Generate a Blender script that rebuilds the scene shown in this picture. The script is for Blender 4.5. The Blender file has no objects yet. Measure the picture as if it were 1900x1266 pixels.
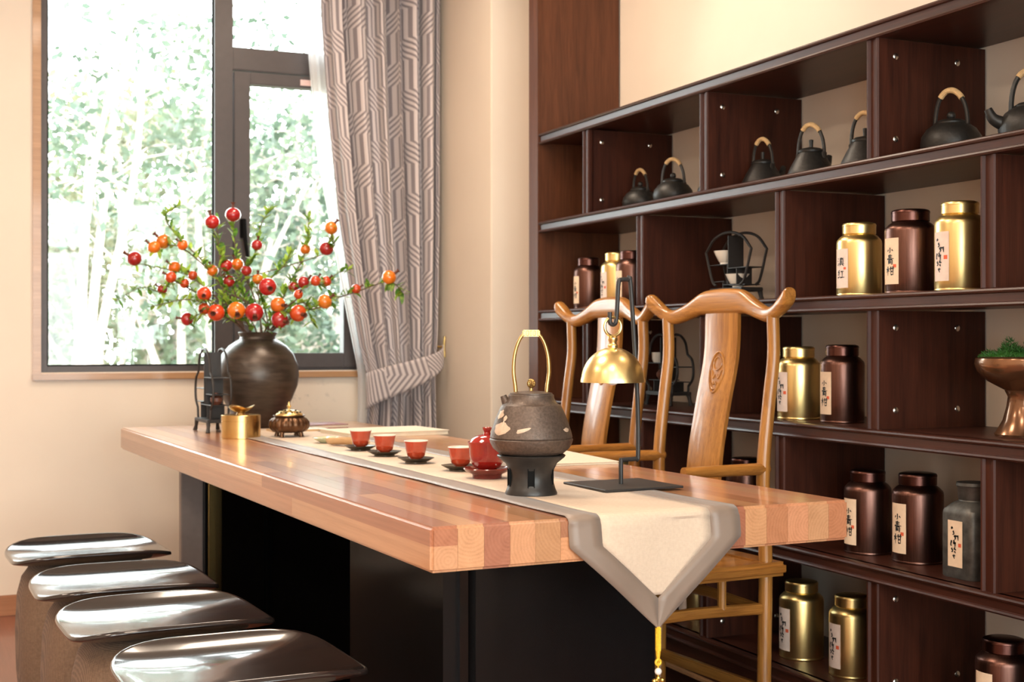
import bpy, bmesh, math, random
from mathutils import Vector, Matrix
R = math.radians
PI = math.pi
random.seed(7)
SC = bpy.context.scene
COL = SC.collection

# ------------------------------------------------------------------ camera, sky, exposure
cam_d = bpy.data.cameras.new('camera')
cam = bpy.data.objects.new('camera', cam_d); COL.objects.link(cam)
cam.location = (0, 0, 1.07)
cam.rotation_euler = (R(90), 0, R(-23.65))
cam_d.sensor_width = 36; cam_d.lens = 2500 / 1900 * 36
cam_d.clip_start = 0.05; cam_d.clip_end = 300
cam_d.dof.use_dof = True; cam_d.dof.focus_distance = 2.85; cam_d.dof.aperture_fstop = 6.3
SC.camera = cam

SKY = 12.0
wd = bpy.data.worlds.new('overcast_sky'); SC.world = wd; wd.use_nodes = True
bg = wd.node_tree.nodes['Background']
bg.inputs[0].default_value = (0.93, 0.98, 1.0, 1); bg.inputs[1].default_value = SKY

vs = SC.view_settings
vs.view_transform = 'Standard'; vs.look = 'None'; vs.gamma = 1; vs.use_curve_mapping = False
vs.exposure = 0.27
WARM = (1.0, 0.82, 0.64)
FILL_W = 17      # each added ceiling fill panel
SPOT_W = 15       # each downlight

# ------------------------------------------------------------------ node helpers
def new_mat(name):
    m = bpy.data.materials.new(name); m.use_nodes = True
    nt = m.node_tree; p = nt.nodes['Principled BSDF']
    return m, nt, p
def nd(nt, typ, ins=None, **kw):
    n = nt.nodes.new(typ)
    for k, v in kw.items(): setattr(n, k, v)
    for k, v in (ins or {}).items():
        if isinstance(v, bpy.types.NodeSocket): nt.links.new(v, n.inputs[k])
        else: n.inputs[k].default_value = v
    return n
def ma(nt, op, a, b=0.0, c=0.0, clamp=False):
    n = nd(nt, 'ShaderNodeMath', {0: a, 1: b, 2: c}, operation=op, use_clamp=clamp); return n.outputs[0]
def ramp(nt, fac, stops):
    n = nd(nt, 'ShaderNodeValToRGB', {0: fac}); cr = n.color_ramp
    while len(cr.elements) < len(stops): cr.elements.new(0.5)
    for e, (p, c) in zip(cr.elements, stops): e.position = p; e.color = (*c, 1)
    return n.outputs[0]
def mixc(nt, fac, a, b, mode='MIX'):
    n = nd(nt, 'ShaderNodeMix', data_type='RGBA', blend_type=mode)
    for s, v in ((n.inputs[0], fac), (n.inputs[6], a), (n.inputs[7], b)):
        if isinstance(v, bpy.types.NodeSocket): nt.links.new(v, s)
        elif isinstance(v, (int, float)): s.default_value = v
        else: s.default_value = (*v, 1)
    return n.outputs[2]
def coords(nt, kind='Object', scale=(1, 1, 1), loc=(0, 0, 0)):
    tc = nd(nt, 'ShaderNodeTexCoord')
    return nd(nt, 'ShaderNodeMapping', {0: tc.outputs[kind], 1: loc, 3: scale}).outputs[0]
def bump(nt, p, h, strength=0.3, dist=0.002):
    b = nd(nt, 'ShaderNodeBump', {'Strength': strength, 'Distance': dist, 'Height': h})
    nt.links.new(b.outputs[0], p.inputs['Normal'])
def noise(nt, vec, scale, detail=4, rough=0.55, dist=0.0):
    return nd(nt, 'ShaderNodeTexNoise', {'Vector': vec, 'Scale': scale, 'Detail': detail, 'Roughness': rough, 'Distortion': dist}).outputs[0]

def simple(name, col, rough=0.5, metal=0.0, var=0.12, nscale=30, coat=0.0, bmp=0.0, scale=(1, 1, 1), spec=0.5, rvar=0.0, **kw):
    """principled material with a procedural variation of its colour and relief"""
    m, nt, p = new_mat(name)
    v = coords(nt, 'Object', scale)
    n = noise(nt, v, nscale)
    lo = tuple(max(0, c * (1 - var)) for c in col); hi = tuple(min(1, c * (1 + var)) for c in col)
    nt.links.new(ramp(nt, n, [(0.3, lo), (0.7, hi)]), p.inputs['Base Color'])
    p.inputs['Roughness'].default_value = rough; p.inputs['Metallic'].default_value = metal
    p.inputs['Specular IOR Level'].default_value = spec
    p.inputs['Coat Weight'].default_value = coat; p.inputs['Coat Roughness'].default_value = 0.06
    if rvar:
        nt.links.new(ma(nt, 'ADD', ma(nt, 'MULTIPLY', n, rvar), rough - rvar / 2), p.inputs['Roughness'])
    if bmp: bump(nt, p, n, bmp)
    for k, val in kw.items(): p.inputs[k.replace('_', ' ')].default_value = val
    return m

def wood(name, dark, light, axis, rough=0.35, coat=0.0, fine=1.0, use_color=False, spec=0.5, contrast=(0.3, 0.75)):
    """long-grained wood, grain along the given axis"""
    m, nt, p = new_mat(name)
    oi = nd(nt, 'ShaderNodeObjectInfo')
    off = nd(nt, 'ShaderNodeCombineXYZ', {0: ma(nt, 'MULTIPLY', oi.outputs['Random'], 7), 1: ma(nt, 'MULTIPLY', oi.outputs['Random'], 13), 2: ma(nt, 'MULTIPLY', oi.outputs['Random'], 5)})
    tc = nd(nt, 'ShaderNodeTexCoord')
    ad = nd(nt, 'ShaderNodeVectorMath', {0: tc.outputs['Object'], 1: off.outputs[0]}, operation='ADD')
    s = [9 * fine] * 3; s[axis] = 0.55 * fine
    v = nd(nt, 'ShaderNodeMapping', {0: ad.outputs[0], 3: tuple(s)}).outputs[0]
    n1 = noise(nt, v, 4, 5, 0.6, 0.6)
    s2 = [60 * fine] * 3; s2[axis] = 1.6 * fine
    v2 = nd(nt, 'ShaderNodeMapping', {0: ad.outputs[0], 3: tuple(s2)}).outputs[0]
    n2 = noise(nt, v2, 5, 3, 0.6)
    f = ma(nt, 'ADD', ma(nt, 'MULTIPLY', n1, 0.6), ma(nt, 'MULTIPLY', n2, 0.4))
    col = ramp(nt, f, [(contrast[0], dark), (contrast[1], light)])
    if use_color: col = mixc(nt, 1.0, col, oi.outputs['Color'], 'MULTIPLY')
    nt.links.new(col, p.inputs['Base Color'])
    p.inputs['Roughness'].default_value = rough
    p.inputs['Coat Weight'].default_value = coat; p.inputs['Coat Roughness'].default_value = 0.08; p.inputs['Specular IOR Level'].default_value = spec
    bump(nt, p, n2, 0.12, 0.001)
    return m

def stave_wood(name):
    """solid wood with growth rings about the long axis: arcs on the end grain, streaks on the faces"""
    m, nt, p = new_mat(name)
    oi = nd(nt, 'ShaderNodeObjectInfo'); r = oi.outputs['Random']
    tc = nd(nt, 'ShaderNodeTexCoord')
    off = nd(nt, 'ShaderNodeCombineXYZ', {0: ma(nt, 'MULTIPLY', ma(nt, 'SUBTRACT', r, 0.5), 0.12), 1: ma(nt, 'MULTIPLY', r, 9), 2: ma(nt, 'SUBTRACT', ma(nt, 'MULTIPLY', ma(nt, 'FRACT', ma(nt, 'MULTIPLY', r, 17)), 0.12), 0.06)})
    ad = nd(nt, 'ShaderNodeVectorMath', {0: tc.outputs['Object'], 1: off.outputs[0]}, operation='ADD').outputs[0]
    wv = nd(nt, 'ShaderNodeMapping', {0: ad, 3: (1, 0.06, 1)}).outputs[0]
    wob = noise(nt, wv, 30, 3, 0.5)
    sp = nd(nt, 'ShaderNodeSeparateXYZ', {0: ad})
    d = ma(nt, 'SQRT', ma(nt, 'ADD', ma(nt, 'POWER', sp.outputs[0], 2), ma(nt, 'POWER', sp.outputs[2], 2)))
    ring = ma(nt, 'PINGPONG', ma(nt, 'ADD', ma(nt, 'MULTIPLY', d, 150), ma(nt, 'MULTIPLY', wob, 1.6)), 0.5)
    v2 = nd(nt, 'ShaderNodeMapping', {0: ad, 3: (120, 3, 120)}).outputs[0]
    fine = noise(nt, v2, 3, 3, 0.6)
    v3 = nd(nt, 'ShaderNodeMapping', {0: ad, 3: (14, 0.7, 14)}).outputs[0]
    broad = noise(nt, v3, 3, 4, 0.6)
    f = ma(nt, 'ADD', ma(nt, 'MULTIPLY', ring, 0.35), ma(nt, 'ADD', ma(nt, 'MULTIPLY', fine, 0.35), ma(nt, 'MULTIPLY', broad, 0.55)))
    tone = ramp(nt, f, [(0.25, (0.72, 0.66, 0.6)), (0.5, (0.95, 0.93, 0.9)), (0.78, (1.12, 1.14, 1.16))])
    nt.links.new(mixc(nt, 1.0, tone, oi.outputs['Color'], 'MULTIPLY'), p.inputs['Base Color'])
    p.inputs['Roughness'].default_value = 0.3
    p.inputs['Coat Weight'].default_value = 0.7; p.inputs['Coat Roughness'].default_value = 0.1
    return m

def tinted(name, rough, coat=0.0, var=0.15, nscale=25):
    """colour from the object itself, with mottling"""
    m, nt, p = new_mat(name)
    oi = nd(nt, 'ShaderNodeObjectInfo')
    n = noise(nt, coords(nt), nscale)
    t = ramp(nt, n, [(0.3, (1 - var,) * 3), (0.7, (1 + var,) * 3)])
    nt.links.new(mixc(nt, 1.0, t, oi.outputs['Color'], 'MULTIPLY'), p.inputs['Base Color'])
    p.inputs['Roughness'].default_value = rough; p.inputs['Coat Weight'].default_value = coat
    return m

def brushed(name, col, rough, axis=2, var=0.2, aniso=0.0):
    m, nt, p = new_mat(name)
    s = [140] * 3; s[axis] = 3
    n = noise(nt, coords(nt, 'Object', tuple(s)), 3, 3, 0.7)
    lo = tuple(c * (1 - var) for c in col); hi = tuple(min(1, c * (1 + var)) for c in col)
    nt.links.new(ramp(nt, n, [(0.25, lo), (0.75, hi)]), p.inputs['Base Color'])
    p.inputs['Metallic'].default_value = 1; p.inputs['Roughness'].default_value = rough
    bump(nt, p, n, 0.08, 0.0005)
    return m

def curtain_mat():
    m, nt, p = new_mat('curtain_weave')
    tc = nd(nt, 'ShaderNodeTexCoord'); sp = nd(nt, 'ShaderNodeSeparateXYZ', {0: tc.outputs['UV']})
    u, v = sp.outputs[0], sp.outputs[1]
    W, H, P = 0.15, 0.44, 0.0200
    a = ma(nt, 'DIVIDE', u, W); i = ma(nt, 'FLOOR', a)
    odd = ma(nt, 'MODULO', i, 2)
    vv = ma(nt, 'ADD', ma(nt, 'DIVIDE', v, H / 2), ma(nt, 'MULTIPLY', odd, 0.5))
    zz = ma(nt, 'ADD', ma(nt, 'FLOOR', vv), ma(nt, 'DIVIDE', ma(nt, 'SUBTRACT', ma(nt, 'FRACT', vv), 0.28), 0.44, clamp=True))
    sg = ma(nt, 'SUBTRACT', 1.0, ma(nt, 'MULTIPLY', odd, 2))
    q = ma(nt, 'ADD', u, ma(nt, 'MULTIPLY', ma(nt, 'MULTIPLY', zz, sg), 0.08))
    st = ma(nt, 'PINGPONG', ma(nt, 'DIVIDE', q, P), 0.5)
    f = ramp(nt, ma(nt, 'MULTIPLY', st, 2), [(0.40, (0, 0, 0)), (0.52, (1, 1, 1))])
    n = noise(nt, coords(nt, 'UV', (1, 1, 1)), 900, 2)
    base = mixc(nt, f, (0.20, 0.165, 0.175), (0.58, 0.50, 0.485))
    base = mixc(nt, 0.12, base, ramp(nt, n, [(0.3, (0.2, 0.18, 0.18)), (0.7, (0.8, 0.72, 0.7))]))
    nt.links.new(base, p.inputs['Base Color'])
    p.inputs['Roughness'].default_value = 0.75; p.inputs['Sheen Weight'].default_value = 0.25
    bump(nt, p, n, 0.2, 0.0008)
    return m

def glass_mat():
    m = bpy.data.materials.new('window_glass'); m.use_nodes = True; nt = m.node_tree
    nt.nodes.remove(nt.nodes['Principled BSDF']); out = nt.nodes['Material Output']
    fr = nd(nt, 'ShaderNodeFresnel', {0: 1.45})
    tr = nd(nt, 'ShaderNodeBsdfTransparent', {0: (0.96, 0.99, 0.98, 1)})
    gl = nd(nt, 'ShaderNodeBsdfGlossy', {1: 0.02})
    mx = nd(nt, 'ShaderNodeMixShader', {0: fr.outputs[0], 1: tr.outputs[0], 2: gl.outputs[0]})
    nt.links.new(mx.outputs[0], out.inputs[0]); return m

def sheer_mat():
    m = bpy.data.materials.new('sheer_voile'); m.use_nodes = True; nt = m.node_tree
    nt.nodes.remove(nt.nodes['Principled BSDF']); out = nt.nodes['Material Output']
    n = noise(nt, coords(nt, 'Object', (1, 1, 1)), 400, 2)
    tr = nd(nt, 'ShaderNodeBsdfTransparent')
    tl = nd(nt, 'ShaderNodeBsdfTranslucent', {0: (0.92, 0.92, 0.93, 1)}); df = nd(nt, 'ShaderNodeBsdfDiffuse', {0: (0.92, 0.92, 0.93, 1)})
    a = nd(nt, 'ShaderNodeMixShader', {0: 0.45, 1: tl.outputs[0], 2: df.outputs[0]})
    mx = nd(nt, 'ShaderNodeMixShader', {0: ma(nt, 'ADD', ma(nt, 'MULTIPLY', n, 0.15), 0.78), 1: tr.outputs[0], 2: a.outputs[0]})
    nt.links.new(mx.outputs[0], out.inputs[0]); return m

def emis(name, col, st):
    m, nt, p = new_mat(name)
    p.inputs['Emission Color'].default_value = (*col, 1); p.inputs['Emission Strength'].default_value = st
    return m

def wall_mat():
    m, nt, p = new_mat('cream_wallpaint')
    v = coords(nt, 'Object')
    n = noise(nt, v, 2.5, 4)
    base = ramp(nt, n, [(0.3, (0.75, 0.635, 0.52)), (0.7, (0.79, 0.675, 0.555))])
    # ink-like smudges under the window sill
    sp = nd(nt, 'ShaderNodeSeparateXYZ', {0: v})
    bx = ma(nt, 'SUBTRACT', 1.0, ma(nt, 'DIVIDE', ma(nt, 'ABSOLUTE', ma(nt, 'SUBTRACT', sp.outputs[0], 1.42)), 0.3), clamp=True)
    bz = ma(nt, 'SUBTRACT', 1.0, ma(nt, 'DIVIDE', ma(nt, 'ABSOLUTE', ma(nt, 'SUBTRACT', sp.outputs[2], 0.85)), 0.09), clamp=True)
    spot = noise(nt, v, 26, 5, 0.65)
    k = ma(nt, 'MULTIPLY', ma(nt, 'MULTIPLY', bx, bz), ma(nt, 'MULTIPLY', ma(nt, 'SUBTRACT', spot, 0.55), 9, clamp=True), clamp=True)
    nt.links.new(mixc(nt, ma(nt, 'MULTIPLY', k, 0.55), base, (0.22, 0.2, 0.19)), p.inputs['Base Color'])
    p.inputs['Roughness'].default_value = 0.6
    bump(nt, p, noise(nt, v, 180, 3), 0.05, 0.001)
    return m

def weave(name, c1, c2, scale=700, rough=0.85, sheen=0.2, bs=0.4):
    m, nt, p = new_mat(name)
    v = coords(nt, 'Object')
    wx = nd(nt, 'ShaderNodeTexWave', {'Vector': v, 'Scale': scale / 6.0, 'Distortion': 1.5}, bands_direction='X').outputs[1]
    wz = nd(nt, 'ShaderNodeTexWave', {'Vector': v, 'Scale': scale / 6.0, 'Distortion': 1.5}, bands_direction='Z').outputs[1]
    n = noise(nt, v, scale / 5.0, 3)
    f = ma(nt, 'ADD', ma(nt, 'MULTIPLY', ma(nt, 'ADD', wx, wz), 0.25), ma(nt, 'MULTIPLY', n, 0.5))
    nt.links.new(ramp(nt, f, [(0.3, c1), (0.7, c2)]), p.inputs['Base Color'])
    p.inputs['Roughness'].default_value = rough; p.inputs['Sheen Weight'].default_value = sheen
    bump(nt, p, f, bs, 0.001)
    return m

def leafy(name, c1, c2, trans=0.35):
    m = bpy.data.materials.new(name); m.use_nodes = True; nt = m.node_tree
    p = nt.nodes['Principled BSDF']; out = nt.nodes['Material Output']
    oi = nd(nt, 'ShaderNodeObjectInfo'); n = noise(nt, coords(nt), 3, 3)
    f = ma(nt, 'ADD', ma(nt, 'MULTIPLY', n, 0.9), ma(nt, 'SUBTRACT', ma(nt, 'MULTIPLY', oi.outputs['Random'], 0.6), 0.3))
    c = ramp(nt, f, [(0.25, c1), (0.75, c2)])
    nt.links.new(c, p.inputs['Base Color']); p.inputs['Roughness'].default_value = 0.5
    tl = nd(nt, 'ShaderNodeBsdfTranslucent', {0: c})
    mx = nd(nt, 'ShaderNodeMixShader', {0: trans, 1: p.outputs[0], 2: tl.outputs[0]})
    nt.links.new(mx.outputs[0], out.inputs[0]); return m

M = dict(
    wall=wall_mat(),
    ceil=simple('ceiling_paint', (0.80, 0.74, 0.66), 0.8, var=0.03, nscale=4),
    floor=wood('red_floor_wood', (0.17, 0.050, 0.026), (0.30, 0.10, 0.055), 1, 0.3, 0.3),
    base=wood('skirting_wood', (0.30, 0.12, 0.05), (0.45, 0.2, 0.09), 0, 0.4),
    trim=wood('sill_wood', (0.34, 0.17, 0.07), (0.52, 0.29, 0.14), 0, 0.3, 0.3),
    alu=simple('bronze_aluminium', (0.072, 0.058, 0.056), 0.42, 0.25, var=0.06),
    seal=simple('black_gasket', (0.006, 0.006, 0.006), 0.8, spec=0.1),
    glass=glass_mat(), sheer=sheer_mat(), curtain=curtain_mat(),
    stave=stave_wood('butcher_block'),
    shelf_y=wood('walnut_board', (0.021, 0.0062, 0.0040), (0.070, 0.0190, 0.0100), 1, 0.36, 0.0, spec=0.4),
    shelf_z=wood('walnut_upright', (0.020, 0.0056, 0.0034), (0.078, 0.0205, 0.0100), 2, 0.45, 0.0, 1.3, spec=0.22),
    lit_panel_z=wood('walnut_lit_end_panel', (0.055, 0.018, 0.0075), (0.140, 0.048, 0.020), 2, 0.45, 0.0, 1.3, spec=0.25),  # same walnut as the uprights, lightened: the spotlight's wash is in its colour
    chair=wood('elm_along', (0.17, 0.058, 0.010), (0.44, 0.190, 0.040), 2, 0.32, 0.2, 1.2, contrast=(0.32, 0.62)),
    chair_y=wood('elm_across', (0.17, 0.058, 0.010), (0.44, 0.190, 0.040), 1, 0.3, 0.3, 1.2, contrast=(0.32, 0.62)),
    chair_x=wood('elm_lengthwise', (0.16, 0.052, 0.009), (0.43, 0.180, 0.037), 0, 0.3, 0.3, 1.6, contrast=(0.32, 0.62)),
    gold=brushed('gold_tin', (0.84, 0.63, 0.27), 0.32, 2, 0.08),
    copper=brushed('brown_tin', (0.150, 0.075, 0.058), 0.33, 2, 0.3),
    lidcopper=brushed('brown_tin_lid', (0.105, 0.045, 0.036), 0.28, 2, 0.1),
    pewter=simple('aged_pewter', (0.13, 0.125, 0.115), 0.5, 0.7, var=0.35, nscale=40, bmp=0.2),
    paper=simple('label_paper', (0.72, 0.53, 0.37), 0.75, var=0.06, nscale=60),
    paperw=simple('label_paper_pale', (0.70, 0.55, 0.47), 0.6, var=0.06, nscale=60),
    ink=simple('black_ink', (0.012, 0.011, 0.010), 0.6), redink=simple('red_seal_ink', (0.62, 0.10, 0.04), 0.6),
    brass=simple('polished_brass', (0.90, 0.68, 0.30), 0.30, 1.0, var=0.10, nscale=14, bmp=0.08, rvar=0.12),
    brassbox=brushed('satin_brass', (0.62, 0.41, 0.16), 0.27, 2, 0.06),
    handlebrass=simple('aged_handle_brass', (0.50, 0.34, 0.13), 0.3, 1.0, var=0.15, nscale=40),
    oldbrass=simple('antique_brass', (0.42, 0.27, 0.10), 0.35, 1.0, var=0.3, nscale=60),
    bronze=simple('dark_bronze', (0.12, 0.060, 0.030), 0.33, 0.8, var=0.35, nscale=40),
    iron=simple('cast_iron_brown', (0.105, 0.076, 0.060), 0.42, 0.45, var=0.28, nscale=180, bmp=0.45, spec=0.5),
    stove=simple('satin_black_clay', (0.030, 0.027, 0.025), 0.36, 0.25, var=0.15, nscale=80, bmp=0.06),
    tetsubin=simple('black_cast_iron', (0.020, 0.018, 0.016), 0.45, 0.3, var=0.3, nscale=120, bmp=0.3),
    rattan=simple('rattan_wrap', (0.55, 0.36, 0.17), 0.7, var=0.25, nscale=90, bmp=0.4),
    steel=simple('black_powdercoat', (0.030, 0.027, 0.026), 0.48, 0.2, var=0.1),
    lacquer=simple('black_lacquer', (0.004, 0.0038, 0.004), 0.22, 0.0, var=0.1, spec=0.3, nscale=6),
    shadeblack=simple('shaded_black_panel', (0.0022, 0.0021, 0.0022), 0.5, var=0.1, spec=0.0),  # shade under the table put into a darker, unreflecting copy of the black
    seatmetal=simple('dark_stool_lacquer', (0.026, 0.019, 0.017), 0.15, 0.22, var=0.1, coat=0.6, nscale=5),
    endpanel=simple('grey_taupe_veneer', (0.24, 0.19, 0.17), 0.45, var=0.08),
    linen=weave('brown_linen', (0.115, 0.068, 0.041), (0.25, 0.158, 0.100), sheen=0.06),
    cloth=weave('cream_linen', (0.52, 0.40, 0.30), (0.66, 0.53, 0.41), 900, 0.8, 0.1, 0.15),
    satin=simple('taupe_satin', (0.215, 0.158, 0.122), 0.42, 0.0, var=0.08, nscale=5, **{'Sheen_Weight': 0.2}),
    red=simple('red_glaze', (0.30, 0.012, 0.008), 0.10, var=0.22, nscale=18, coat=0.8),
    orange=simple('orange_red_glaze', (0.47, 0.055, 0.020), 0.10, var=0.20, nscale=22, coat=0.8),
    redfoot=simple('maroon_glaze', (0.17, 0.025, 0.018), 0.18, var=0.2, coat=0.5),
    porcelain=simple('white_porcelain', (0.83, 0.76, 0.66), 0.15, var=0.03, coat=0.4),
    coaster=simple('dark_pewter_saucer', (0.085, 0.070, 0.052), 0.25, 0.75, var=0.3, nscale=45),
    vase=simple('smoked_clay', (0.060, 0.043, 0.032), 0.34, 0.3, var=0.35, nscale=12, bmp=0.25, scale=(1, 1, 6), rvar=0.15),
    pedestal=simple('copper_glaze', (0.20, 0.095, 0.045), 0.22, 0.75, var=0.35, nscale=16, coat=0.4),
    moss=leafy('preserved_moss', (0.016, 0.075, 0.012), (0.07, 0.24, 0.035), 0.15),
    leaf=leafy('pomegranate_leaf', (0.08, 0.19, 0.025), (0.42, 0.56, 0.08), 0.5),
    fruit=tinted('pomegranate_skin', 0.22, 0.6, 0.22, 26),
    calyx=simple('pomegranate_crown', (0.11, 0.030, 0.014), 0.6, var=0.3),
    bark=simple('branch_bark', (0.13, 0.070, 0.045), 0.8, var=0.35, nscale=60, bmp=0.4),
    treebark=simple('pale_tree_bark', (0.40, 0.33, 0.29), 0.85, var=0.25, nscale=8, bmp=0.3),
    treeleaf=leafy('garden_leaf', (0.055, 0.085, 0.058), (0.18, 0.22, 0.145), 0.35),
    treeleaf2=leafy('garden_leaf_olive', (0.08, 0.09, 0.055), (0.25, 0.24, 0.14), 0.35),
    ground=simple('garden_soil', (0.24, 0.22, 0.15), 0.95, var=0.4, nscale=1.2),
    bookpaper=simple('page_block', (0.78, 0.70, 0.55), 0.7, var=0.05), padtop=weave('pale_mat_cloth', (0.66, 0.54, 0.40), (0.80, 0.70, 0.55), 900, 0.8, 0.1, 0.1),
    bookred=simple('maroon_book_cloth', (0.20, 0.045, 0.035), 0.6, var=0.15), bamboo=wood('bamboo', (0.45, 0.27, 0.12), (0.66, 0.45, 0.24), 0, 0.35, 0.2, 3),
    tea=simple('dry_tea', (0.07, 0.075, 0.025), 0.8, var=0.5), celadon=simple('celadon_glaze', (0.52, 0.55, 0.36), 0.15, var=0.08, coat=0.5),
    yellow=simple('yellow_silk_cord', (0.82, 0.50, 0.03), 0.5, var=0.2, nscale=300, bmp=0.4), goldcharm=simple('gilt_filigree', (0.85, 0.62, 0.16), 0.28, 1.0, var=0.2, nscale=200, bmp=0.5),
    bead=simple('white_bead', (0.85, 0.80, 0.74), 0.2, var=0.03), stud=simple('chrome_stud', (0.75, 0.68, 0.60), 0.25, 1.0),
    lotus=simple('lotus_inlay', (0.56, 0.42, 0.31), 0.5, 0.2, var=0.18, nscale=60), zisha=simple('purple_clay', (0.16, 0.055, 0.032), 0.4, var=0.2), bulb=simple('frosted_bulb', (0.75, 0.75, 0.78), 0.2),
    whitemetal=simple('white_lamp_trim', (0.8, 0.78, 0.75), 0.4, var=0.02),
    glow=emis('lamp_diffuser', WARM, 6.0), sticker=simple('paper_sticker', (0.75, 0.52, 0.48), 0.7),
)

# ------------------------------------------------------------------ mesh helpers
class MB:
    def __init__(s): s.bm = bmesh.new()
    def v(s, p): return s.bm.verts.new(p)
    def f(s, vs):
        try: return s.bm.faces.new(vs)
        except ValueError: return None
    def box(s, x0, x1, y0, y1, z0, z1, bev=0.0, seg=2, mat=None):
        r = bmesh.ops.create_cube(s.bm, size=1.0); vs = r['verts']
        for v in vs:
            v.co = ((x0 + x1) / 2 + v.co.x * (x1 - x0), (y0 + y1) / 2 + v.co.y * (y1 - y0), (z0 + z1) / 2 + v.co.z * (z1 - z0))
            if mat is not None: v.co = mat @ v.co
        if bev:
            es = {e for v in vs for e in v.link_edges}
            bmesh.ops.bevel(s.bm, geom=list(es), offset=bev, segments=seg, affect='EDGES', clamp_overlap=True)
        return s
    def rings(s, rings, close=True, cap0=True, cap1=True):
        vr = [[s.v(p) for p in r] for r in rings]; n = len(vr[0])
        for a, b in zip(vr, vr[1:]):
            for i in range(n if close else n - 1): s.f((a[i], a[(i + 1) % n], b[(i + 1) % n], b[i]))
        if close and cap0: s.f(list(reversed(vr[0])))
        if close and cap1: s.f(vr[-1])
        return s
    def lathe(s, prof, seg=32, c=(0, 0, 0), cap0=True, cap1=True, fn=None):
        """profile of (radius, z); fn(angle, k) may scale the radius"""
        rr = []
        for k, (r, z) in enumerate(prof):
            ring = []
            for i in range(seg):
                a = 2 * PI * i / seg; q = max(r, 1e-5) * (fn(a, k) if fn else 1)
                ring.append((c[0] + q * math.cos(a), c[1] + q * math.sin(a), c[2] + z))
            rr.append(ring)
        return s.rings(rr, True, cap0, cap1)
    def tube(s, pts, rad, seg=8, closed=False, flat=None):
        """sweep along points; rad is a number or list; flat=(a,b) scales the two cross axes"""
        pts = [Vector(p) for p in pts]; n = len(pts)
        if not isinstance(rad, (list, tuple)): rad = [rad] * n
        tans = []
        for i in range(n):
            a = pts[i - 1] if (i or closed) else pts[i]; b = pts[(i + 1) % n] if (i < n - 1 or closed) else pts[i]
            t = (b - a); tans.append(t.normalized() if t.length > 1e-9 else Vector((0, 0, 1)))
        up = Vector((0, 0, 1)) if abs(tans[0].z) < 0.9 else Vector((0, 1, 0))
        nrm = (up - tans[0] * up.dot(tans[0])).normalized()
        rr = []
        for i in range(n):
            nrm = (nrm - tans[i] * nrm.dot(tans[i]))
            nrm = nrm.normalized() if nrm.length > 1e-6 else tans[i].orthogonal().normalized()
            bi = tans[i].cross(nrm); fa, fb = flat or (1, 1)
            rr.append([pts[i] + (nrm * math.cos(2 * PI * k / seg) * fa + bi * math.sin(2 * PI * k / seg) * fb) * rad[i] for k in range(seg)])
        if closed: rr.append(rr[0]); return s.rings(rr, True, False, False)
        return s.rings(rr)
    def grid(s, rows, close=False):
        return s.rings(rows, close, False, False)
    def sphere(s, c, r, seg=16, rng=10, sc=(1, 1, 1)):
        m = Matrix.Translation(c) @ Matrix.Diagonal((r * sc[0], r * sc[1], r * sc[2], 1))
        bmesh.ops.create_uvsphere(s.bm, u_segments=seg, v_segments=rng, radius=1, matrix=m); return s
    def torus(s, c, R0, r0, ax='y', seg=28, sub=10):
        pts = []
        for i in range(seg):
            a = 2 * PI * i / seg; x, y = R0 * math.cos(a), R0 * math.sin(a)
            pts.append((c[0] + x, c[1], c[2] + y) if ax == 'y' else ((c[0], c[1] + x, c[2] + y) if ax == 'x' else (c[0] + x, c[1] + y, c[2])))
        return s.tube(pts, r0, sub, True)
    def mesh(s, name, m, angle=35, smooth=True, weld=True):
        if weld: bmesh.ops.remove_doubles(s.bm, verts=s.bm.verts, dist=1e-6)
        bmesh.ops.recalc_face_normals(s.bm, faces=s.bm.faces)
        me = bpy.data.meshes.new(name); s.bm.to_mesh(me); s.bm.free()
        if m: me.materials.append(M[m])
        if smooth:
            for p in me.polygons: p.use_smooth = True
            me.set_sharp_from_angle(angle=R(angle))
        return me
    def build(s, name, m, parent=None, loc=None, rot=None, **kw):
        return link(name, s.mesh(name, m, **kw), parent, loc, rot)

def link(name, data, parent=None, loc=None, rot=None):
    o = bpy.data.objects.new(name, data); COL.objects.link(o)
    if parent is not None: o.parent = parent
    if loc is not None: o.location = loc
    if rot is not None: o.rotation_euler = rot
    return o
def empty(name, loc=(0, 0, 0), rz=0.0, parent=None):
    o = link(name, None, parent, loc, (0, 0, rz)); o.empty_display_size = 0.05; return o
def tag(o, label=None, cat=None, group=None, kind=None):
    if label: o['label'] = label
    if cat: o['category'] = cat
    if group: o['group'] = group
    if kind: o['kind'] = kind
    return o
def thing(name, label, cat, loc=(0, 0, 0), rz=0.0, group=None): return tag(empty(name, loc, rz), label, cat, group)
def struct(o): o['kind'] = 'structure'; return o
def copy_tree(o, parent=None):
    c = o.copy(); COL.objects.link(c)
    if parent is not None: c.parent = parent
    for ch in list(o.children): copy_tree(ch, c)
    return c
def smooth_path(pts, n=6):
    """Catmull-Rom through the points (any dimension)"""
    P = [tuple(p) for p in pts]; P = [tuple(2 * a - b for a, b in zip(P[0], P[1]))] + P + [tuple(2 * a - b for a, b in zip(P[-1], P[-2]))]
    out = []
    for i in range(1, len(P) - 2):
        for k in range(n):
            t = k / n
            out.append(tuple(0.5 * (2 * b + (c - a) * t + (2 * a - 5 * b + 4 * c - d) * t * t + (3 * b - a - 3 * c + d) * t ** 3) for a, b, c, d in zip(P[i - 1], P[i], P[i + 1], P[i + 2])))
    out.append(P[-2]); return out

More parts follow.
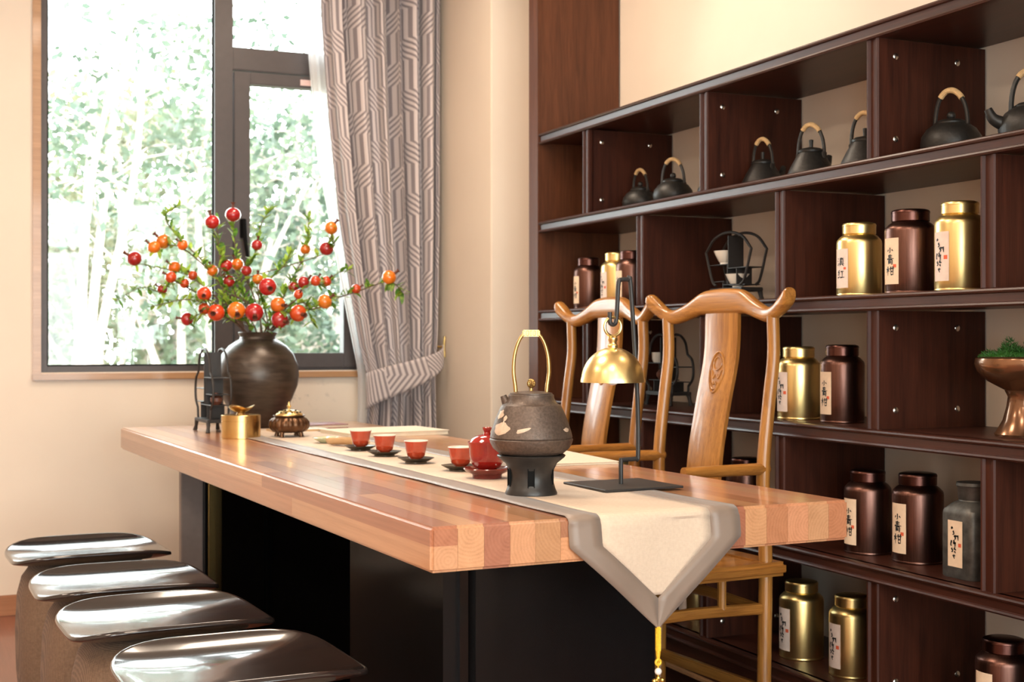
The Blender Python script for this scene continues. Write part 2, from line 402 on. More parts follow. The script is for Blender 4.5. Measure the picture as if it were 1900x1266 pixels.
# ------------------------------------------------------------------ the room shell
YW, YN, XR, XL, ZC = 5.60, -2.60, 2.44, -2.60, 2.85
struct(MB().box(XL - .2, XR + .2, YN - .2, YW + .2, -0.1, 0).build('floor', 'floor'))
struct(MB().box(XL - .2, XR + .2, YN - .2, YW + .2, ZC, ZC + 0.15).build('ceiling', 'ceil'))
WX0, WX1, WZ0, WZ1 = 0.425, 1.78, 0.945, 2.62           # opening of the garden window
m = MB(); m.box(XL - .2, WX0, YW, YW + .2, 0, ZC); m.box(WX1, XR + .2, YW, YW + .2, 0, ZC); m.box(WX0, WX1, YW, YW + .2, 0, WZ0); m.box(WX0, WX1, YW, YW + .2, WZ1, ZC)
struct(m.build('wall_far', 'wall'))
struct(MB().box(XR, XR + .2, YN, YW, 0, ZC).build('wall_right', 'wall'))
struct(MB().box(XL - .2, XL, YN, YW, 0, ZC).build('wall_left', 'wall'))
struct(MB().box(2.075, XR, 4.945, YW, 0, ZC, 0.004).build('wall_pier', 'wall'))
BW = [(-2.2, -1.15), (-0.85, 0.2), (0.5, 1.55), (1.75, 2.3)]  # tall windows in the near wall, behind the viewer
m = MB(); xs = [XL] + [a for b in BW for a in b] + [XR]
for i in range(0, len(xs), 2): m.box(xs[i], xs[i + 1], YN - .2, YN, 0, ZC)
for a, b in BW: m.box(a, b, YN - .2, YN, 2.5, ZC); m.box(a, b, YN - .2, YN, 0, 0.25)
struct(m.build('wall_near', 'wall'))
struct(MB().box(XL, 2.075, YW - .014, YW, 0, 0.08, 0.003).build('baseboard_far', 'base'))
struct(MB().box(XL, XL + .014, YN, YW - .014, 0, 0.08, 0.003).build('baseboard_left', 'base'))

# ---- the garden window: timber surround, dark frame, opening sash on the right
w1 = struct(empty('window_1', (0, YW, 0)))
m = MB(); t = 0.022
m.box(WX0 - .028, WX0 + .004, -.012, .10, WZ0 - .028, WZ1 + .028, 0.002); m.box(WX1 - .004, WX1 + .028, -.012, .10, WZ0 - .028, WZ1 + .028, 0.002)
m.box(WX0 + .004, WX1 - .004, -.012, .10, WZ1, WZ1 + .028, 0.002)
m.build('window_surround', 'trim', w1)
MB().box(WX0 - .03, WX1 + .03, -.022, .10, WZ0 - .030, WZ0 - .004, 0.003).build('window_sill', 'trim', w1)
fy0, fy1 = .035, .095
m = MB()
m.box(WX0 + .004, WX0 + .030, fy0, fy1, WZ0 - .004, WZ1, 0.002); m.box(WX1 - .060, WX1 - .004, fy0, fy1, WZ0 - .004, WZ1, 0.002)
m.box(WX0 + .030, 1.118, fy0, fy1, WZ0 - .004, WZ0 + .024, 0.002); m.box(WX0 + .030, WX1 - .06, fy0, fy1, WZ1 - .05, WZ1, 0.002)
m.box(1.185, WX1 - .060, fy0, fy1, WZ0 - .004, WZ0 + .030, 0.002)
m.build('window_frame', 'alu', w1)
MB().box(1.115, 1.190, fy0 - .012, fy1, WZ0 - .004, WZ1 - .05, 0.003).build('mullion', 'alu', w1)
MB().box(1.190, WX1 - .060, fy0 - .012, fy1, 2.205, 2.300, 0.003).build('transom', 'alu', w1)
sa = empty('sash', (0, 0, 0), 0, w1); sa.name = 'sash'
sx0, sx1, sz0, sz1 = 1.194, WX1 - .064, WZ0 + .012, 2.198
m = MB(); y0, y1 = fy0 - .022, fy1 - .02
m.box(sx0, sx0 + .066, y0, y1, sz0, sz1, 0.003); m.box(sx1 - .050, sx1, y0, y1, sz0, sz1, 0.003)
m.box(sx0 + .066, sx1 - .050, y0, y1, sz0, sz0 + .062, 0.003); m.box(sx0 + .066, sx1 - .050, y0, y1, sz1 - .050, sz1, 0.003)
m.build('sash_frame', 'alu', sa)
MB().box(sx0 + .066, sx1 - .05, .052, .058, sz0 + .062, sz1 - .05).build('pane', 'glass', sa)
m = MB(); m.box(sx0 + .022, sx0 + .044, y0 - .012, y0, 1.50, 1.58, 0.003); m.box(sx0 + .024, sx0 + .042, y0 - .034, y0 - .012, 1.555, 1.58, 0.003); m.tube([(sx0 + .033, y0 - .034, 1.575), (sx0 + .036, y0 - .04, 1.50), (sx0 + .046, y0 - .042, 1.42)], [.009, .009, .007], 8)
m.build('window_handle', 'seal', sa)
MB().box(1.475, 1.525, y0 - .001, y0, 2.158, 2.183).build('sticker', 'sticker', sa)
MB().box(WX0 + .03, 1.115, .060, .066, WZ0 + .024, WZ1 - .05).build('pane', 'glass', w1)
MB().box(1.190, WX1 - .06, .060, .066, 2.300, WZ1 - .05).build('pane', 'glass', w1)
m = MB()
for (a, b, c_, d) in ((WX0 + .030, 1.115, WZ0 + .024, WZ1 - .05), (1.190, WX1 - .06, 2.30, WZ1 - .05)):
    g = .006
    m.box(a, a + g, .05, .06, c_, d); m.box(b - g, b, .05, .06, c_, d); m.box(a, b, .05, .06, c_, c_ + g); m.box(a, b, .05, .06, d - g, d)
m.build('gasket', 'seal', w1)
# ---- tall windows in the near wall
for k, (a, b) in enumerate(BW):
    w = struct(empty('window_%d' % (k + 2), (0, YN, 0)))
    m = MB(); z0, z1 = .25, 2.5
    for x in (a, b - .05): m.box(x, x + .05, -.12, -.05, z0, z1, 0.002)
    for z in (z0, 1.95, z1 - .05): m.box(a + .05, b - .05, -.12, -.05, z, z + .05, 0.002)
    m.build('window_frame', 'alu', w)
    MB().box(a + .05, b - .05, -.09, -.084, z0 + .05, 1.95).build('pane', 'glass', w)
    MB().box(a + .05, b - .05, -.09, -.084, 2.0, z1 - .05).build('pane', 'glass', w)
    ld = bpy.data.lights.new('window_portal', 'AREA'); ld.shape = 'RECTANGLE'; ld.size = b - a; ld.size_y = z1 - z0; ld.cycles.is_portal = True
    link('window_portal', ld, None, ((a + b) / 2, YN - .02, (z0 + z1) / 2), (R(90), 0, 0))
ld = bpy.data.lights.new('window_portal', 'AREA'); ld.shape = 'RECTANGLE'; ld.size = WX1 - WX0; ld.size_y = WZ1 - WZ0; ld.cycles.is_portal = True
link('window_portal', ld, None, ((WX0 + WX1) / 2, YW + .03, (WZ0 + WZ1) / 2), (R(-90), 0, 0))

# ------------------------------------------------------------------ ceiling: added fill panels, downlights on the shelf wall
def fill_panel(x, y):  # added out of view as soft warm fill for the room
    t = thing('ceiling_fill_panel', 'square fill lamp added in the unseen ceiling', 'ceiling light', (x, y, ZC), 0, 'added ceiling fill panels')
    m = MB()
    for a in (0, 1, 2, 3):
        m.box(-.31, .31, .29, .31, -.012, 0, 0.002, 1, Matrix.Rotation(a * PI / 2, 4, 'Z'))
    m.build('lamp_rim', 'whitemetal', t)
    MB().box(-.29, .29, -.29, .29, -.004, 0).build('diffuser', 'glow', t)
    ld = bpy.data.lights.new('fill_lamp', 'AREA'); ld.shape = 'SQUARE'; ld.size = .56; ld.energy = FILL_W; ld.color = WARM
    link('fill_lamp', ld, t, (0, 0, -.012))
for x in (-1.4, 0.35): 
    for y in (-1.2, 0.9, 3.0): fill_panel(x, y)
fill_panel(1.30, 4.2)
def downlight(x, y):
    t = thing('downlight', 'small round recessed downlight washing the shelf wall', 'ceiling light', (x, y, ZC), 0, 'downlights along the shelf wall')
    MB().lathe([(.032, -.002), (.046, -.006), (.05, 0), (.032, 0)], 24, cap0=False, cap1=False).build('lamp_rim', 'whitemetal', t)
    MB().lathe([(.0, -.003), (.032, -.003), (.032, 0)], 24).build('lens', 'glow', t)
    ld = bpy.data.lights.new('downlight_lamp', 'SPOT'); ld.energy = SPOT_W; ld.color = WARM; ld.spot_size = R(82); ld.spot_blend = 0.5; ld.shadow_soft_size = .03
    link('downlight_lamp', ld, t, (0, 0, -.02))
for y in (0.6, 2.1, 3.6): downlight(2.12, y)

# ------------------------------------------------------------------ display shelving
SX0, SX1 = 2.10, 2.435                                       # front edge and back of the shelves
SH = [1.841, 1.513, 1.185, 0.857, 0.529, 0.201]              # top faces of the boards
SY0, SY1 = 0.72, 4.54
TH = 0.042
shelf = thing('display_shelving', 'dark walnut open shelving covering the cream right-hand wall', 'shelving', (0, 0, 0))
for z in SH:
    m = MB(); m.box(SX0 + .006, SX1, SY0, SY1, z - TH + .006, z - .004)
    prof = [(SX0 + .02, z), (SX0 + .004, z), (SX0 - .004, z - .003), (SX0 - .006, z - .007), (SX0 - .004, z - .011), (SX0 + .002, z - .013), (SX0 + .002, z - .031), (SX0 - .004, z - .033), (SX0 - .006, z - .037), (SX0 - .003, z - .041), (SX0 + .004, z - .042), (SX0 + .02, z - .042)]
    m.rings([[(x, y, zz) for x, zz in prof] for y in (SY0, SY1)])
    m.box(SX0 + .01, SX1, SY0, SY1, z - .006, z)
    m.build('shelf_board', 'shelf_y', shelf, weld=False)
rowA = [4.169, 3.401, 2.633, 1.865, 1.097]; rowB = [3.785, 3.017, 2.249, 1.481]
UT = .044
def divider_mesh(h):
    m = MB(); x0 = SX0 + .004
    m.box(x0 + .012, SX1, -UT / 2, UT / 2, 0, h)
    e = UT / 2
    prof = [(x0 + .02, -e), (x0 + .002, -e), (x0 - .002, -e + .003), (x0 - .002, -e + .008), (x0 + .004, -e + .012), (x0 + .004, e - .012), (x0 - .002, e - .008), (x0 - .002, e - .003), (x0 + .002, e), (x0 + .02, e)]
    m.rings([[(x, y, zz) for x, y in prof] for zz in (0, h)])
    return m.mesh('divider', 'shelf_z', weld=False)
dm = divider_mesh(SH[0] - SH[1] - TH)
sm = MB().lathe([(.0001, 0), (.008, 0), (.008, .002), (.006, .0035), (.0001, .004)], 16).mesh('stud', 'stud')
for r in range(5):
    for y in (rowA if r % 2 == 0 else rowB):
        d = link('divider', dm, shelf, (0, y, SH[r + 1]))
        for sx in () if r % 2 else (SX0 + .055, SX0 + .245):
            for sz in (.045, .245): link('stud', sm, d, (sx, -UT / 2, sz), (R(90), 0, 0))
MB().box(SX0 - .006, SX1, SY1, SY1 + .085, 0, ZC - .002, 0.003).build('end_panel', 'lit_panel_z', shelf)
MB().box(SX0 - .004, SX1, SY0 - .04, SY0, 0, SH[0], 0.003).build('end_panel', 'shelf_z', shelf)
m = MB(); m.box(SX0 + .012, SX0 + .03, SY0, SY1, .075, SH[5] - TH); m.build('plinth', 'shelf_y', shelf)
MB().box(SX0 + .006, SX0 + .026, SY0, SY1, .062, .078, 0.004).build('lit_plinth_moulding', 'trim', shelf)  # reflected streak along the moulding put into its paler wood

# ------------------------------------------------------------------ brush lettering on the tea tins (unit square strokes, wide at the start)
XIAO = [[(.50, .95), (.50, .2), (.38, .12)], [(.28, .62), (.12, .3)], [(.72, .62), (.9, .36)]]
QING = [[(.5, 1.0), (.5, .5)], [(.25, .86), (.75, .88)], [(.28, .70), (.72, .72)], [(.1, .53), (.92, .56)], [(.3, .42), (.26, .0)], [(.3, .42), (.72, .44), (.72, .02), (.62, .05)], [(.32, .28), (.7, .29)], [(.32, .15), (.7, .16)]]
GAN = [[(.04, .68), (.46, .72)], [(.25, .98), (.25, .0)], [(.25, .66), (.04, .3)], [(.26, .62), (.44, .42)], [(.5, .74), (1.0, .77)], [(.62, .96), (.62, .05)], [(.86, .98), (.86, .02)], [(.63, .42), (.85, .43)], [(.63, .08), (.85, .09)]]
DIAN = [[(.1, .92), (.22, .8)], [(.04, .64), (.17, .54)], [(.06, .06), (.24, .4)], [(.38, .88), (.92, .9)], [(.64, 1.0), (.62, .78)], [(.44, .76), (.44, .26)], [(.44, .76), (.84, .77), (.84, .26)], [(.46, .58), (.82, .59)], [(.46, .42), (.82, .43)], [(.32, .25), (.98, .27)], [(.5, .2), (.36, .02)], [(.74, .2), (.92, .02)]]
HONG = [[(.34, .98), (.12, .72), (.36, .7), (.08, .42), (.4, .46)], [(.04, .1), (.42, .24)], [(.52, .82), (.94, .85)], [(.73, .83), (.71, .16)], [(.46, .12), (1.0, .16)]]
RUN = [[(.30, 1.0), (.20, .93)], [(.16, .96), (.34, .97)], [(.34, .88), (.42, .80), (.30, .76)], [(.44, .74), (.56, .66), (.46, .62)], [(.5, .72), (.76, .74)], [(.74, .76), (.78, .60)], [(.22, .58), (.14, .44), (.24, .42)], [(.40, .60), (.50, .46)], [(.34, .50), (.60, .52)], [(.52, .54), (.50, .34)], [(.2, .34), (.32, .26), (.2, .22)], [(.40, .34), (.62, .30)], [(.46, .26), (.56, .20)], [(.34, .14), (.46, .02)], [(.50, .14), (.44, .10)]]
WRITE = {'citrus': [(XIAO, .26, .67, .5, .13), (QING, .24, .43, .56, .22), (GAN, .22, .19, .56, .2)], 'red': [(DIAN, .22, .56, .56, .22), (HONG, .22, .24, .56, .22)], 'run': [(RUN, .1, .16, .8, .70)]}
SEAL = {'citrus': (.70, .36, .18, .07), 'red': (.72, .47, .16, .06), 'run': (.72, .44, .2, .08)}
def curved(rad, hz, w, h):
    """maps unit label coordinates to a point on a cylinder, label centred on +x; seen from outside, u runs to the reader's right"""
    def fn(u, v, lift):
        a = (u - .5) * w / rad; q = rad + lift
        return Vector((q * math.cos(a), q * math.sin(a), hz + v * h))
    return fn
def flat_label(x, hz, w, h):
    def fn(u, v, lift): return Vector((x + lift, (u - .5) * w, hz + v * h))
    return fn
def label_parts(parent, fn, kind, pale):
    m = MB(); n = 8
    for l0, l1 in ((.0004, .0008),):
        m.rings([[fn(i / n, 0, l1) for i in range(n + 1)], [fn(i / n, 1, l1) for i in range(n + 1)]], False)
    lab = m.build('paper_label', 'paperw' if pale else 'paper', parent)
    lab['label'] = 'paper label with brush-written characters'
    m = MB()
    for glyph, gx, gy, gw, gh in WRITE[kind]:
        for st in glyph:
            pts = smooth_path([(gx + x * gw, gy + y * gh) for x, y in st], 4) if len(st) > 2 else [(gx + st[0][0] * gw + (st[1][0] - st[0][0]) * gw * t, gy + st[0][1] * gh + (st[1][1] - st[0][1]) * gh * t) for t in (0, .34, .67, 1)]
            N = len(pts); L = []; Rr = []
            for i, p in enumerate(pts):
                q = pts[min(i + 1, N - 1)]; o = pts[max(i - 1, 0)]
                dx, dy = (q[0] - o[0]), (q[1] - o[1]) * 2.0; l = math.hypot(dx, dy) or 1
                wd_ = .032 * (1.15 - .75 * i / (N - 1)) * (1.5 if kind == 'run' else 1.0)
                nx, ny = -dy / l * wd_, dx / l * wd_ / 2.0
                L.append(fn(p[0] + nx, p[1] + ny, .0014)); Rr.append(fn(p[0] - nx, p[1] - ny, .0014))
            m.grid([L, Rr])
    m.build('lettering', 'ink', lab)
    m = MB(); a, b, c_, d = SEAL[kind]
    m.grid([[fn(a, b, .0012), fn(a + c_, b, .0012)], [fn(a, b + d, .0012), fn(a + c_, b + d, .0012)]])
    m.build('seal_stamp', 'redink', lab)

def tea_tin(x, y, shelf_i, kind, text, label, s=1.0, h=.150, r=.057, group='tea tins on the shelves'):
    t = thing('tea_tin', label, 'tin', (x, y, SH[shelf_i]), PI, group)
    gold = kind == 'gold'; r *= s; h *= s
    bm_, lm = ('gold', 'gold') if gold else ('copper', 'lidcopper')
    if kind == 'square':
        def ring(rr, z, k=.35): return [((abs(math.cos(a)) ** k) * math.copysign(rr, math.cos(a)), (abs(math.sin(a)) ** k) * math.copysign(rr, math.sin(a)), z) for a in [2 * PI * i / 40 for i in range(40)]]
        MB().rings([ring(r * .97, 0), ring(r, .003), ring(r, h - .01), ring(r * .96, h), ring(r * .75, h + .014, .6), ring(r * .62, h + .02, 1), ring(r * .60, h + .024, 1)]).build('body', 'pewter', t)
        MB().lathe([(r * .60, h + .022), (r * .64, h + .025), (r * .66, h + .05), (r * .72, h + .055), (r * .70, h + .062), (.0001, h + .064)], 36).build('lid', 'pewter', t)
        label_parts(t, flat_label(r, h * .17, .047, h * .68), text, False); return t
    MB().lathe([(r * .975, 0), (r, .002), (r, .005), (r * .992, .006), (r, .007), (r, h - .008), (r * .985, h - .002), (r * .95, h + .002), (r * .82, h + .010), (r * .70, h + .015), (r * .68, h + .016)], 56).build('body', bm_, t)
    lr = r * .74
    MB().lathe([(lr * .97, h + .0155), (lr, h + .017), (lr, h + .036), (lr * 1.015, h + .0365), (lr * 1.015, h + .0395), (lr * .97, h + .043), (lr * .8, h + .0455), (.0001, h + .046)], 48).build('lid', lm, t)
    label_parts(t, curved(r, h * .14, .047 * s, h * .70), text, gold)
    return t
B_, G_ = 'brown', 'gold'
tea_tin(2.20, 4.336, 2, B_, 'citrus', 'brown metal tea tin, leftmost on the shelf behind the far chair', .93)
tea_tin(2.20, 4.120, 2, G_, 'run', 'gold tea tin between two brown tins behind the bell lamp hook', .97)
tea_tin(2.185, 3.985, 2, B_, 'citrus', 'brown tea tin half hidden by a divider beside a gold tin', .95)
tea_tin(2.20, 2.806, 2, G_, 'red', 'gold tea tin left of the brown tin in the upper right trio', 1.0, .142)
tea_tin(2.21, 2.622, 2, B_, 'citrus', 'large brown tea tin between two gold tins in the upper trio', 1.08, .148)
tea_tin(2.20, 2.440, 2, G_, 'run', 'tall gold tea tin right of the brown tin in the upper trio', 1.0, .162)
tea_tin(2.20, 3.066, 3, G_, 'run', 'gold tea tin just right of the near chair, beside a brown tin', 1.02, .150)
tea_tin(2.21, 2.888, 3, B_, 'citrus', 'brown tea tin beside a gold one on the shelf with the moss bowl', 1.0, .158)
tea_tin(2.24, 4.146, 4, G_, 'run', 'gold tea tin whose lid shows behind the far chair', .95, .12)
tea_tin(2.24, 3.387, 4, B_, 'citrus', 'brown tea tin seen between near chair splat and post', 1.0, .150)
tea_tin(2.24, 3.160, 4, G_, 'run', 'gold tea tin almost hidden behind the near chair post', .95, .11)
tea_tin(2.22, 2.797, 4, B_, 'citrus', 'brown tea tin partly behind the table corner', 1.04, .160)
tea_tin(2.24, 2.631, 4, B_, 'citrus', 'brown tea tin left of the grey pewter tin', 1.08, .160)
tea_tin(2.21, 2.405, 4, 'square', 'run', 'square grey pewter tea tin beside two brown tins', 1.0, .155, .055)
tea_tin(2.24, 3.660, 5, G_, 'run', 'gold tea tin under the table, seen through the near chair legs', 1.0, .152)
tea_tin(2.22, 3.081, 5, G_, 'run', 'gold tea tin on bottom shelf just right of the chair leg', 1.06, .155)
tea_tin(2.22, 2.862, 5, G_, 'run', 'gold tea tin on bottom shelf against a divider', 1.02, .160)
tea_tin(2.21, 2.312, 5, B_, 'citrus', 'brown tea tin alone at the bottom right corner', 1.08, .150)

# ------------------------------------------------------------------ small cast iron kettles on the top shelf
def iron_kettle(x, y, z, label, s=1.0, rz=0.0, style=0, spout=R(-90)):
    t = thing('iron_kettle', label, 'kettle', (x, y, z), rz, 'cast iron kettles on the top shelf')
    r = .068 * s
    if style == 0: prof = [(.6, 0), (.82, .06), (.97, .3), (1.0, .45), (.93, .66), (.75, .86), (.55, .98), (.5, 1.0)]; H = .078 * s
    elif style == 1: prof = [(.8, 0), (1.0, .05), (1.0, .14), (.9, .35), (.72, .66), (.52, .95), (.48, 1.0)]; H = .078 * s
    else: prof = [(.7, 0), (.95, .12), (1.0, .35), (.97, .6), (.8, .85), (.58, 1.0), (.54, 1.0)]; H = .07 * s
    MB().lathe([(a * r, b * H) for a, b in prof], 36).build('body', 'tetsubin', t)
    lid = MB().lathe([(r * .52, H - .001), (r * .53, H + .004), (r * .4, H + .010), (r * .12, H + .014), (.0001, H + .015)], 28).build('lid', 'tetsubin', t)
    if style == 1: MB().lathe([(.005, H + .012), (.006, H + .030), (.0065, H + .034), (.0001, H + .036)], 12).build('knob', 'tetsubin', lid)
    else: MB().sphere((0, 0, H + .021), .010 * s, 14, 10).build('knob', 'tetsubin', lid)
    MB().tube(smooth_path([(r * .8, 0, H * .5), (r * 1.15, 0, H * .68), (r * 1.32, 0, H * .98)], 5), [.016 * s - .0008 * i for i in range(11)], 12).build('spout', 'tetsubin', t, None, (0, 0, spout))
    hw, hh = r * .62, .088 * s
    def hp(a): return (-hw * math.cos(a), 0, H * .86 + hh * (math.sin(a) ** .8) * (1 - .08 * math.cos(a)))
    arc = [hp(PI * i / 22) for i in range(23)]
    MB().tube(arc, .0042 * s, 8, flat=(1, 1.3)).build('handle', 'tetsubin', t)
    gp = arc[6:17]; m = MB(); m.tube(gp, .0068 * s, 10)
    for i in range(1, len(gp) - 1): 
        a = Vector(gp[i]); 
    m.build('handle_wrap', 'rattan', t)
    for sgn in (-1, 1): MB().box(sgn * hw - .005, sgn * hw + .005, -.007, .007, H * .72, H * .98, .002).build('lug', 'tetsubin', t)
    return t
ZK = SH[1]
iron_kettle(2.25, 4.044, ZK, 'leftmost small black kettle on the top shelf, in deep shade', .92, R(100))
iron_kettle(2.25, 3.824, ZK, 'black kettle second from left on the top shelf, knobbed lid', .98, R(120))
iron_kettle(2.30, 3.640, ZK, 'black kettle sliver showing behind the second divider', .9, R(80), 2)
iron_kettle(2.25, 3.312, ZK, 'black conical kettle left of its twin, against the dark divider', .95, R(100), 1)
iron_kettle(2.25, 3.078, ZK, 'black conical kettle in front of the pale back wall', 1.0, R(110), 1)
iron_kettle(2.25, 2.845, ZK, 'black conical kettle half cut off by the divider', .98, R(110), 1)
iron_kettle(2.25, 2.525, ZK, 'low round black kettle against the wide dark panel at upper right', 1.05, R(105), 2)
iron_kettle(2.25, 2.270, ZK, 'black kettle at the right edge with its spout showing', 1.05, R(150), 2, 0.0)

# ------------------------------------------------------------------ curio racks with cups
def outline_fan(w, h):
    return smooth_path([(-.27 * w, .055), (-.36 * w, .34 * h), (-.50 * w, .74 * h)], 4)[:-1] + smooth_path([(-.50 * w, .74 * h), (-.30 * w, .93 * h), (0, h), (.30 * w, .93 * h), (.50 * w, .74 * h)], 5)[:-1] + smooth_path([(.50 * w, .74 * h), (.36 * w, .34 * h), (.27 * w, .055)], 4)
def outline_gourd(w, h):
    right = smooth_path([(.30 * w, .045), (.34 * w, .14 * h), (.36 * w, .28 * h)], 4)[:-1] + smooth_path([(.36 * w, .28 * h), (.47 * w, .37 * h), (.5 * w, .50 * h), (.46 * w, .64 * h), (.33 * w, .72 * h)], 5)[:-1] + smooth_path([(.33 * w, .72 * h), (.27 * w, .88 * h), (.14 * w, .975 * h), (0, h)], 5)
    return [(-x, z) for x, z in right] + list(reversed(right))[1:]
def rack(name, label, loc, rz, w, h, d, outl, boards, posts):
    """boards: (x0,x1,z) as shares of w,h; posts: (x,z0,z1)"""
    t = thing(name, label, 'display rack', loc, rz)
    pts = outl(w, h)
    for y in (-d / 2, d / 2):
        MB().tube([(x, y, z) for x, z in pts], .0042, 8).build('rim', 'steel', t)
    m = MB()
    for (x0, x1, z) in boards: MB().box(x0 * w, x1 * w, -d / 2, d / 2, z * h - .003, z * h, .0006, 1).build('rack_shelf', 'steel', t)
    for (x, z0, z1) in posts: MB().box(x * w - .0015, x * w + .0015, -d / 2, d / 2, z0 * h, z1 * h - .003, .0005, 1).build('upright', 'steel', t)
    m.bm.free()
    b = MB(); b.box(-.36 * w, .36 * w, -d * .7, d * .7, .034, .046, .002)
    b.build('base', 'steel', t)
    for sx in (-1, 1):
        for sy in (-1, 1):
            MB().tube([(sx * .32 * w, sy * d * .6, .036), (sx * .34 * w, sy * d * .62, .018), (sx * .36 * w, sy * d * .66, 0)], [.008, .006, .008], 8).build('foot', 'steel', t)
    return t
def bowl(name, label, cat, loc, r, h, mt='porcelain', foot=.45, parent=None, group=None):
    m = MB().lathe([(r * foot, 0), (r * foot, h * .14), (r * .55, h * .2), (r * .85, h * .7), (r, h), (r * .96, h), (r * .8, h * .7), (r * .5, h * .26), (.0001, h * .22)], 36)
    o = m.build(name, mt, None, loc); tag(o, label, cat, group); return o
fz = SH[2]
rack('fan_rack', 'black fan-shaped curio rack on the shelf above the near chair', (2.27, 3.485, fz), R(-90), .25, .215, .055, outline_fan,
     [(-.42, 0, .56), (0, .42, .50), (-.34, -.1, .32), (.02, .36, .26), (-.12, .12, .27)], [(0, .50, .97), (-.02, .27, .56), (.18, .26, .50), (-.12, .2, .32)])
bowl('porcelain_bowl', 'small white bowl on the upper tier of the fan-shaped rack', 'bowl', (2.268, 3.540, fz + .215 * .56), .036, .042)
bowl('porcelain_bowl', 'small white bowl on the base of the fan-shaped rack', 'bowl', (2.268, 3.470, fz + .046), .038, .042)
gz = SH[3]
rack('gourd_rack', 'black lobed curio rack on the shelf behind the two chairs', (2.27, 3.890, gz), R(-90), .22, .235, .06, outline_gourd,
     [(-.46, 0, .60), (0, .46, .55), (-.36, .1, .36), (.1, .40, .34)], [(0, .36, .97), (-.2, .19, .36), (.22, .19, .34)])
o = MB().lathe([(.018, 0), (.022, .01), (.024, .034), (.022, .034), (.017, .006), (.0001, .005)], 28).build('porcelain_cup', 'porcelain', None, (2.268, 3.950, gz + .235 * .60)); tag(o, 'small white cup on the lobed rack behind the chairs', 'cup')
o = MB().lathe([(.012, 0), (.020, .012), (.020, .022), (.011, .032), (.006, .034), (.006, .040), (.0001, .041)], 24).build('clay_pot', 'zisha', None, (2.268, 3.925, gz + .235 * .36)); tag(o, 'tiny brown clay pot on the lobed rack', 'pot')

# ------------------------------------------------------------------ moss bowl
t = thing('footed_bowl', 'copper-glazed footed bowl on the right-hand shelf', 'bowl', (2.255, 2.300, SH[3]))
MB().lathe([(.060, 0), (.062, .005), (.057, .012), (.044, .036), (.036, .066), (.033, .088), (.040, .103), (.076, .123), (.099, .145), (.105, .162), (.102, .174), (.093, .178), (.088, .172), (.078, .160), (.0001, .153)], 48).build('bowl_body', 'pedestal', t)
rr = random.Random(3); m = MB()
for i in range(2600):
    a = rr.uniform(0, 2 * PI); q = .091 * math.sqrt(rr.random()); x, y = q * math.cos(a), q * math.sin(a)
    z = .170 + .034 * (1 - (q / .094) ** 2) * (.6 + .6 * math.sin(x * 90) * math.cos(y * 80 + 1)) * 1.2
    d = Vector((rr.uniform(-1, 1) + x * 9, rr.uniform(-1, 1) + y * 9, rr.uniform(.2, 1.2))).normalized() * rr.uniform(.006, .013)
    sd = d.cross(Vector((rr.uniform(-1, 1), rr.uniform(-1, 1), .3))).normalized() * .0013
    p = Vector((x, y, z)); a_, b_, c_ = m.v(p - sd), m.v(p + sd), m.v(p + d); m.f((a_, b_, c_))
m.sphere((0, 0, .166), .087, 20, 8, (1, 1, .3))
o = m.build('moss', 'moss', None, (2.255, 2.300, SH[3] + .003), weld=False, smooth=False); tag(o, 'tuft of bright green moss heaped in the footed bowl', 'moss', kind='stuff')

# ------------------------------------------------------------------ the tea table
TX, TY, TR = 0.80, 2.174, R(2.4)
TW, TL, TZ0, TZ1 = .909, 2.988, .670, .750
table = thing('tea_table', 'long butcher-block tea table on black lacquered pedestals', 'table', (TX, TY, 0), TR)
top = empty('tabletop', (0, 0, 0), 0, table)
rt = random.Random(11)
LT, MT, RD, OR = (.57, .285, .145), (.47, .210, .098), (.37, .140, .073), (.53, .245, .092)
tones = [(RD, LT), LT, RD, LT, MT, (RD, LT), MT, LT, OR, MT, LT, RD, RD, LT, MT, LT, LT, MT]
NS = len(tones); sw = TW / NS; G = .00025
def stave(x0, x1, y0, y1, z0, z1, col, left, right, near, far):
    m = MB(); m.box(x0 + G, x1 - G, y0 + (0 if near else G), y1 - (0 if far else G), z0, z1)
    c = ((x0 + x1) / 2, (y0 + y1) / 2, (z0 + z1) / 2)
    es = []
    for e in m.bm.edges:
        a, b = e.verts[0].co, e.verts[1].co; mid = (a + b) / 2
        outer = ((left and mid.x < x0 + .002) + (right and mid.x > x1 - .002) + (near and mid.y < y0 + .002) + (far and mid.y > y1 - .002) + (mid.z > TZ1 - .001) + (mid.z < TZ0 + .001))
        if outer >= 2: es.append(e)
    if es: bmesh.ops.bevel(m.bm, geom=es, offset=.0055, segments=3, affect='EDGES', clamp_overlap=True)
    for v in m.bm.verts: v.co -= Vector(c)
    o = m.build('stave', 'stave', top, c); o.color = (*[min(1, k * rt.uniform(.93, 1.06)) for k in col], 1)
for i, tn in enumerate(tones):
    x0, x1 = i * sw, (i + 1) * sw
    layers = [(TZ0, TZ0 + .046, tn[1]), (TZ0 + .046, TZ1, tn[0])] if isinstance(tn[0], tuple) else [(TZ0, TZ1, tn)]
    for z0, z1, col in layers:
        cuts = [0]; y = rt.uniform(.5, 1.2)
        while y < TL - .35: cuts.append(y); y += rt.uniform(.55, 1.2)
        cuts.append(TL)
        for a, b in zip(cuts, cuts[1:]):
            cc = col if a == 0 else rt.choice([LT, MT, OR, MT, LT, RD])
            stave(x0, x1, a, b, z0, z1, cc, i == 0, i == NS - 1, a == 0, b == TL)
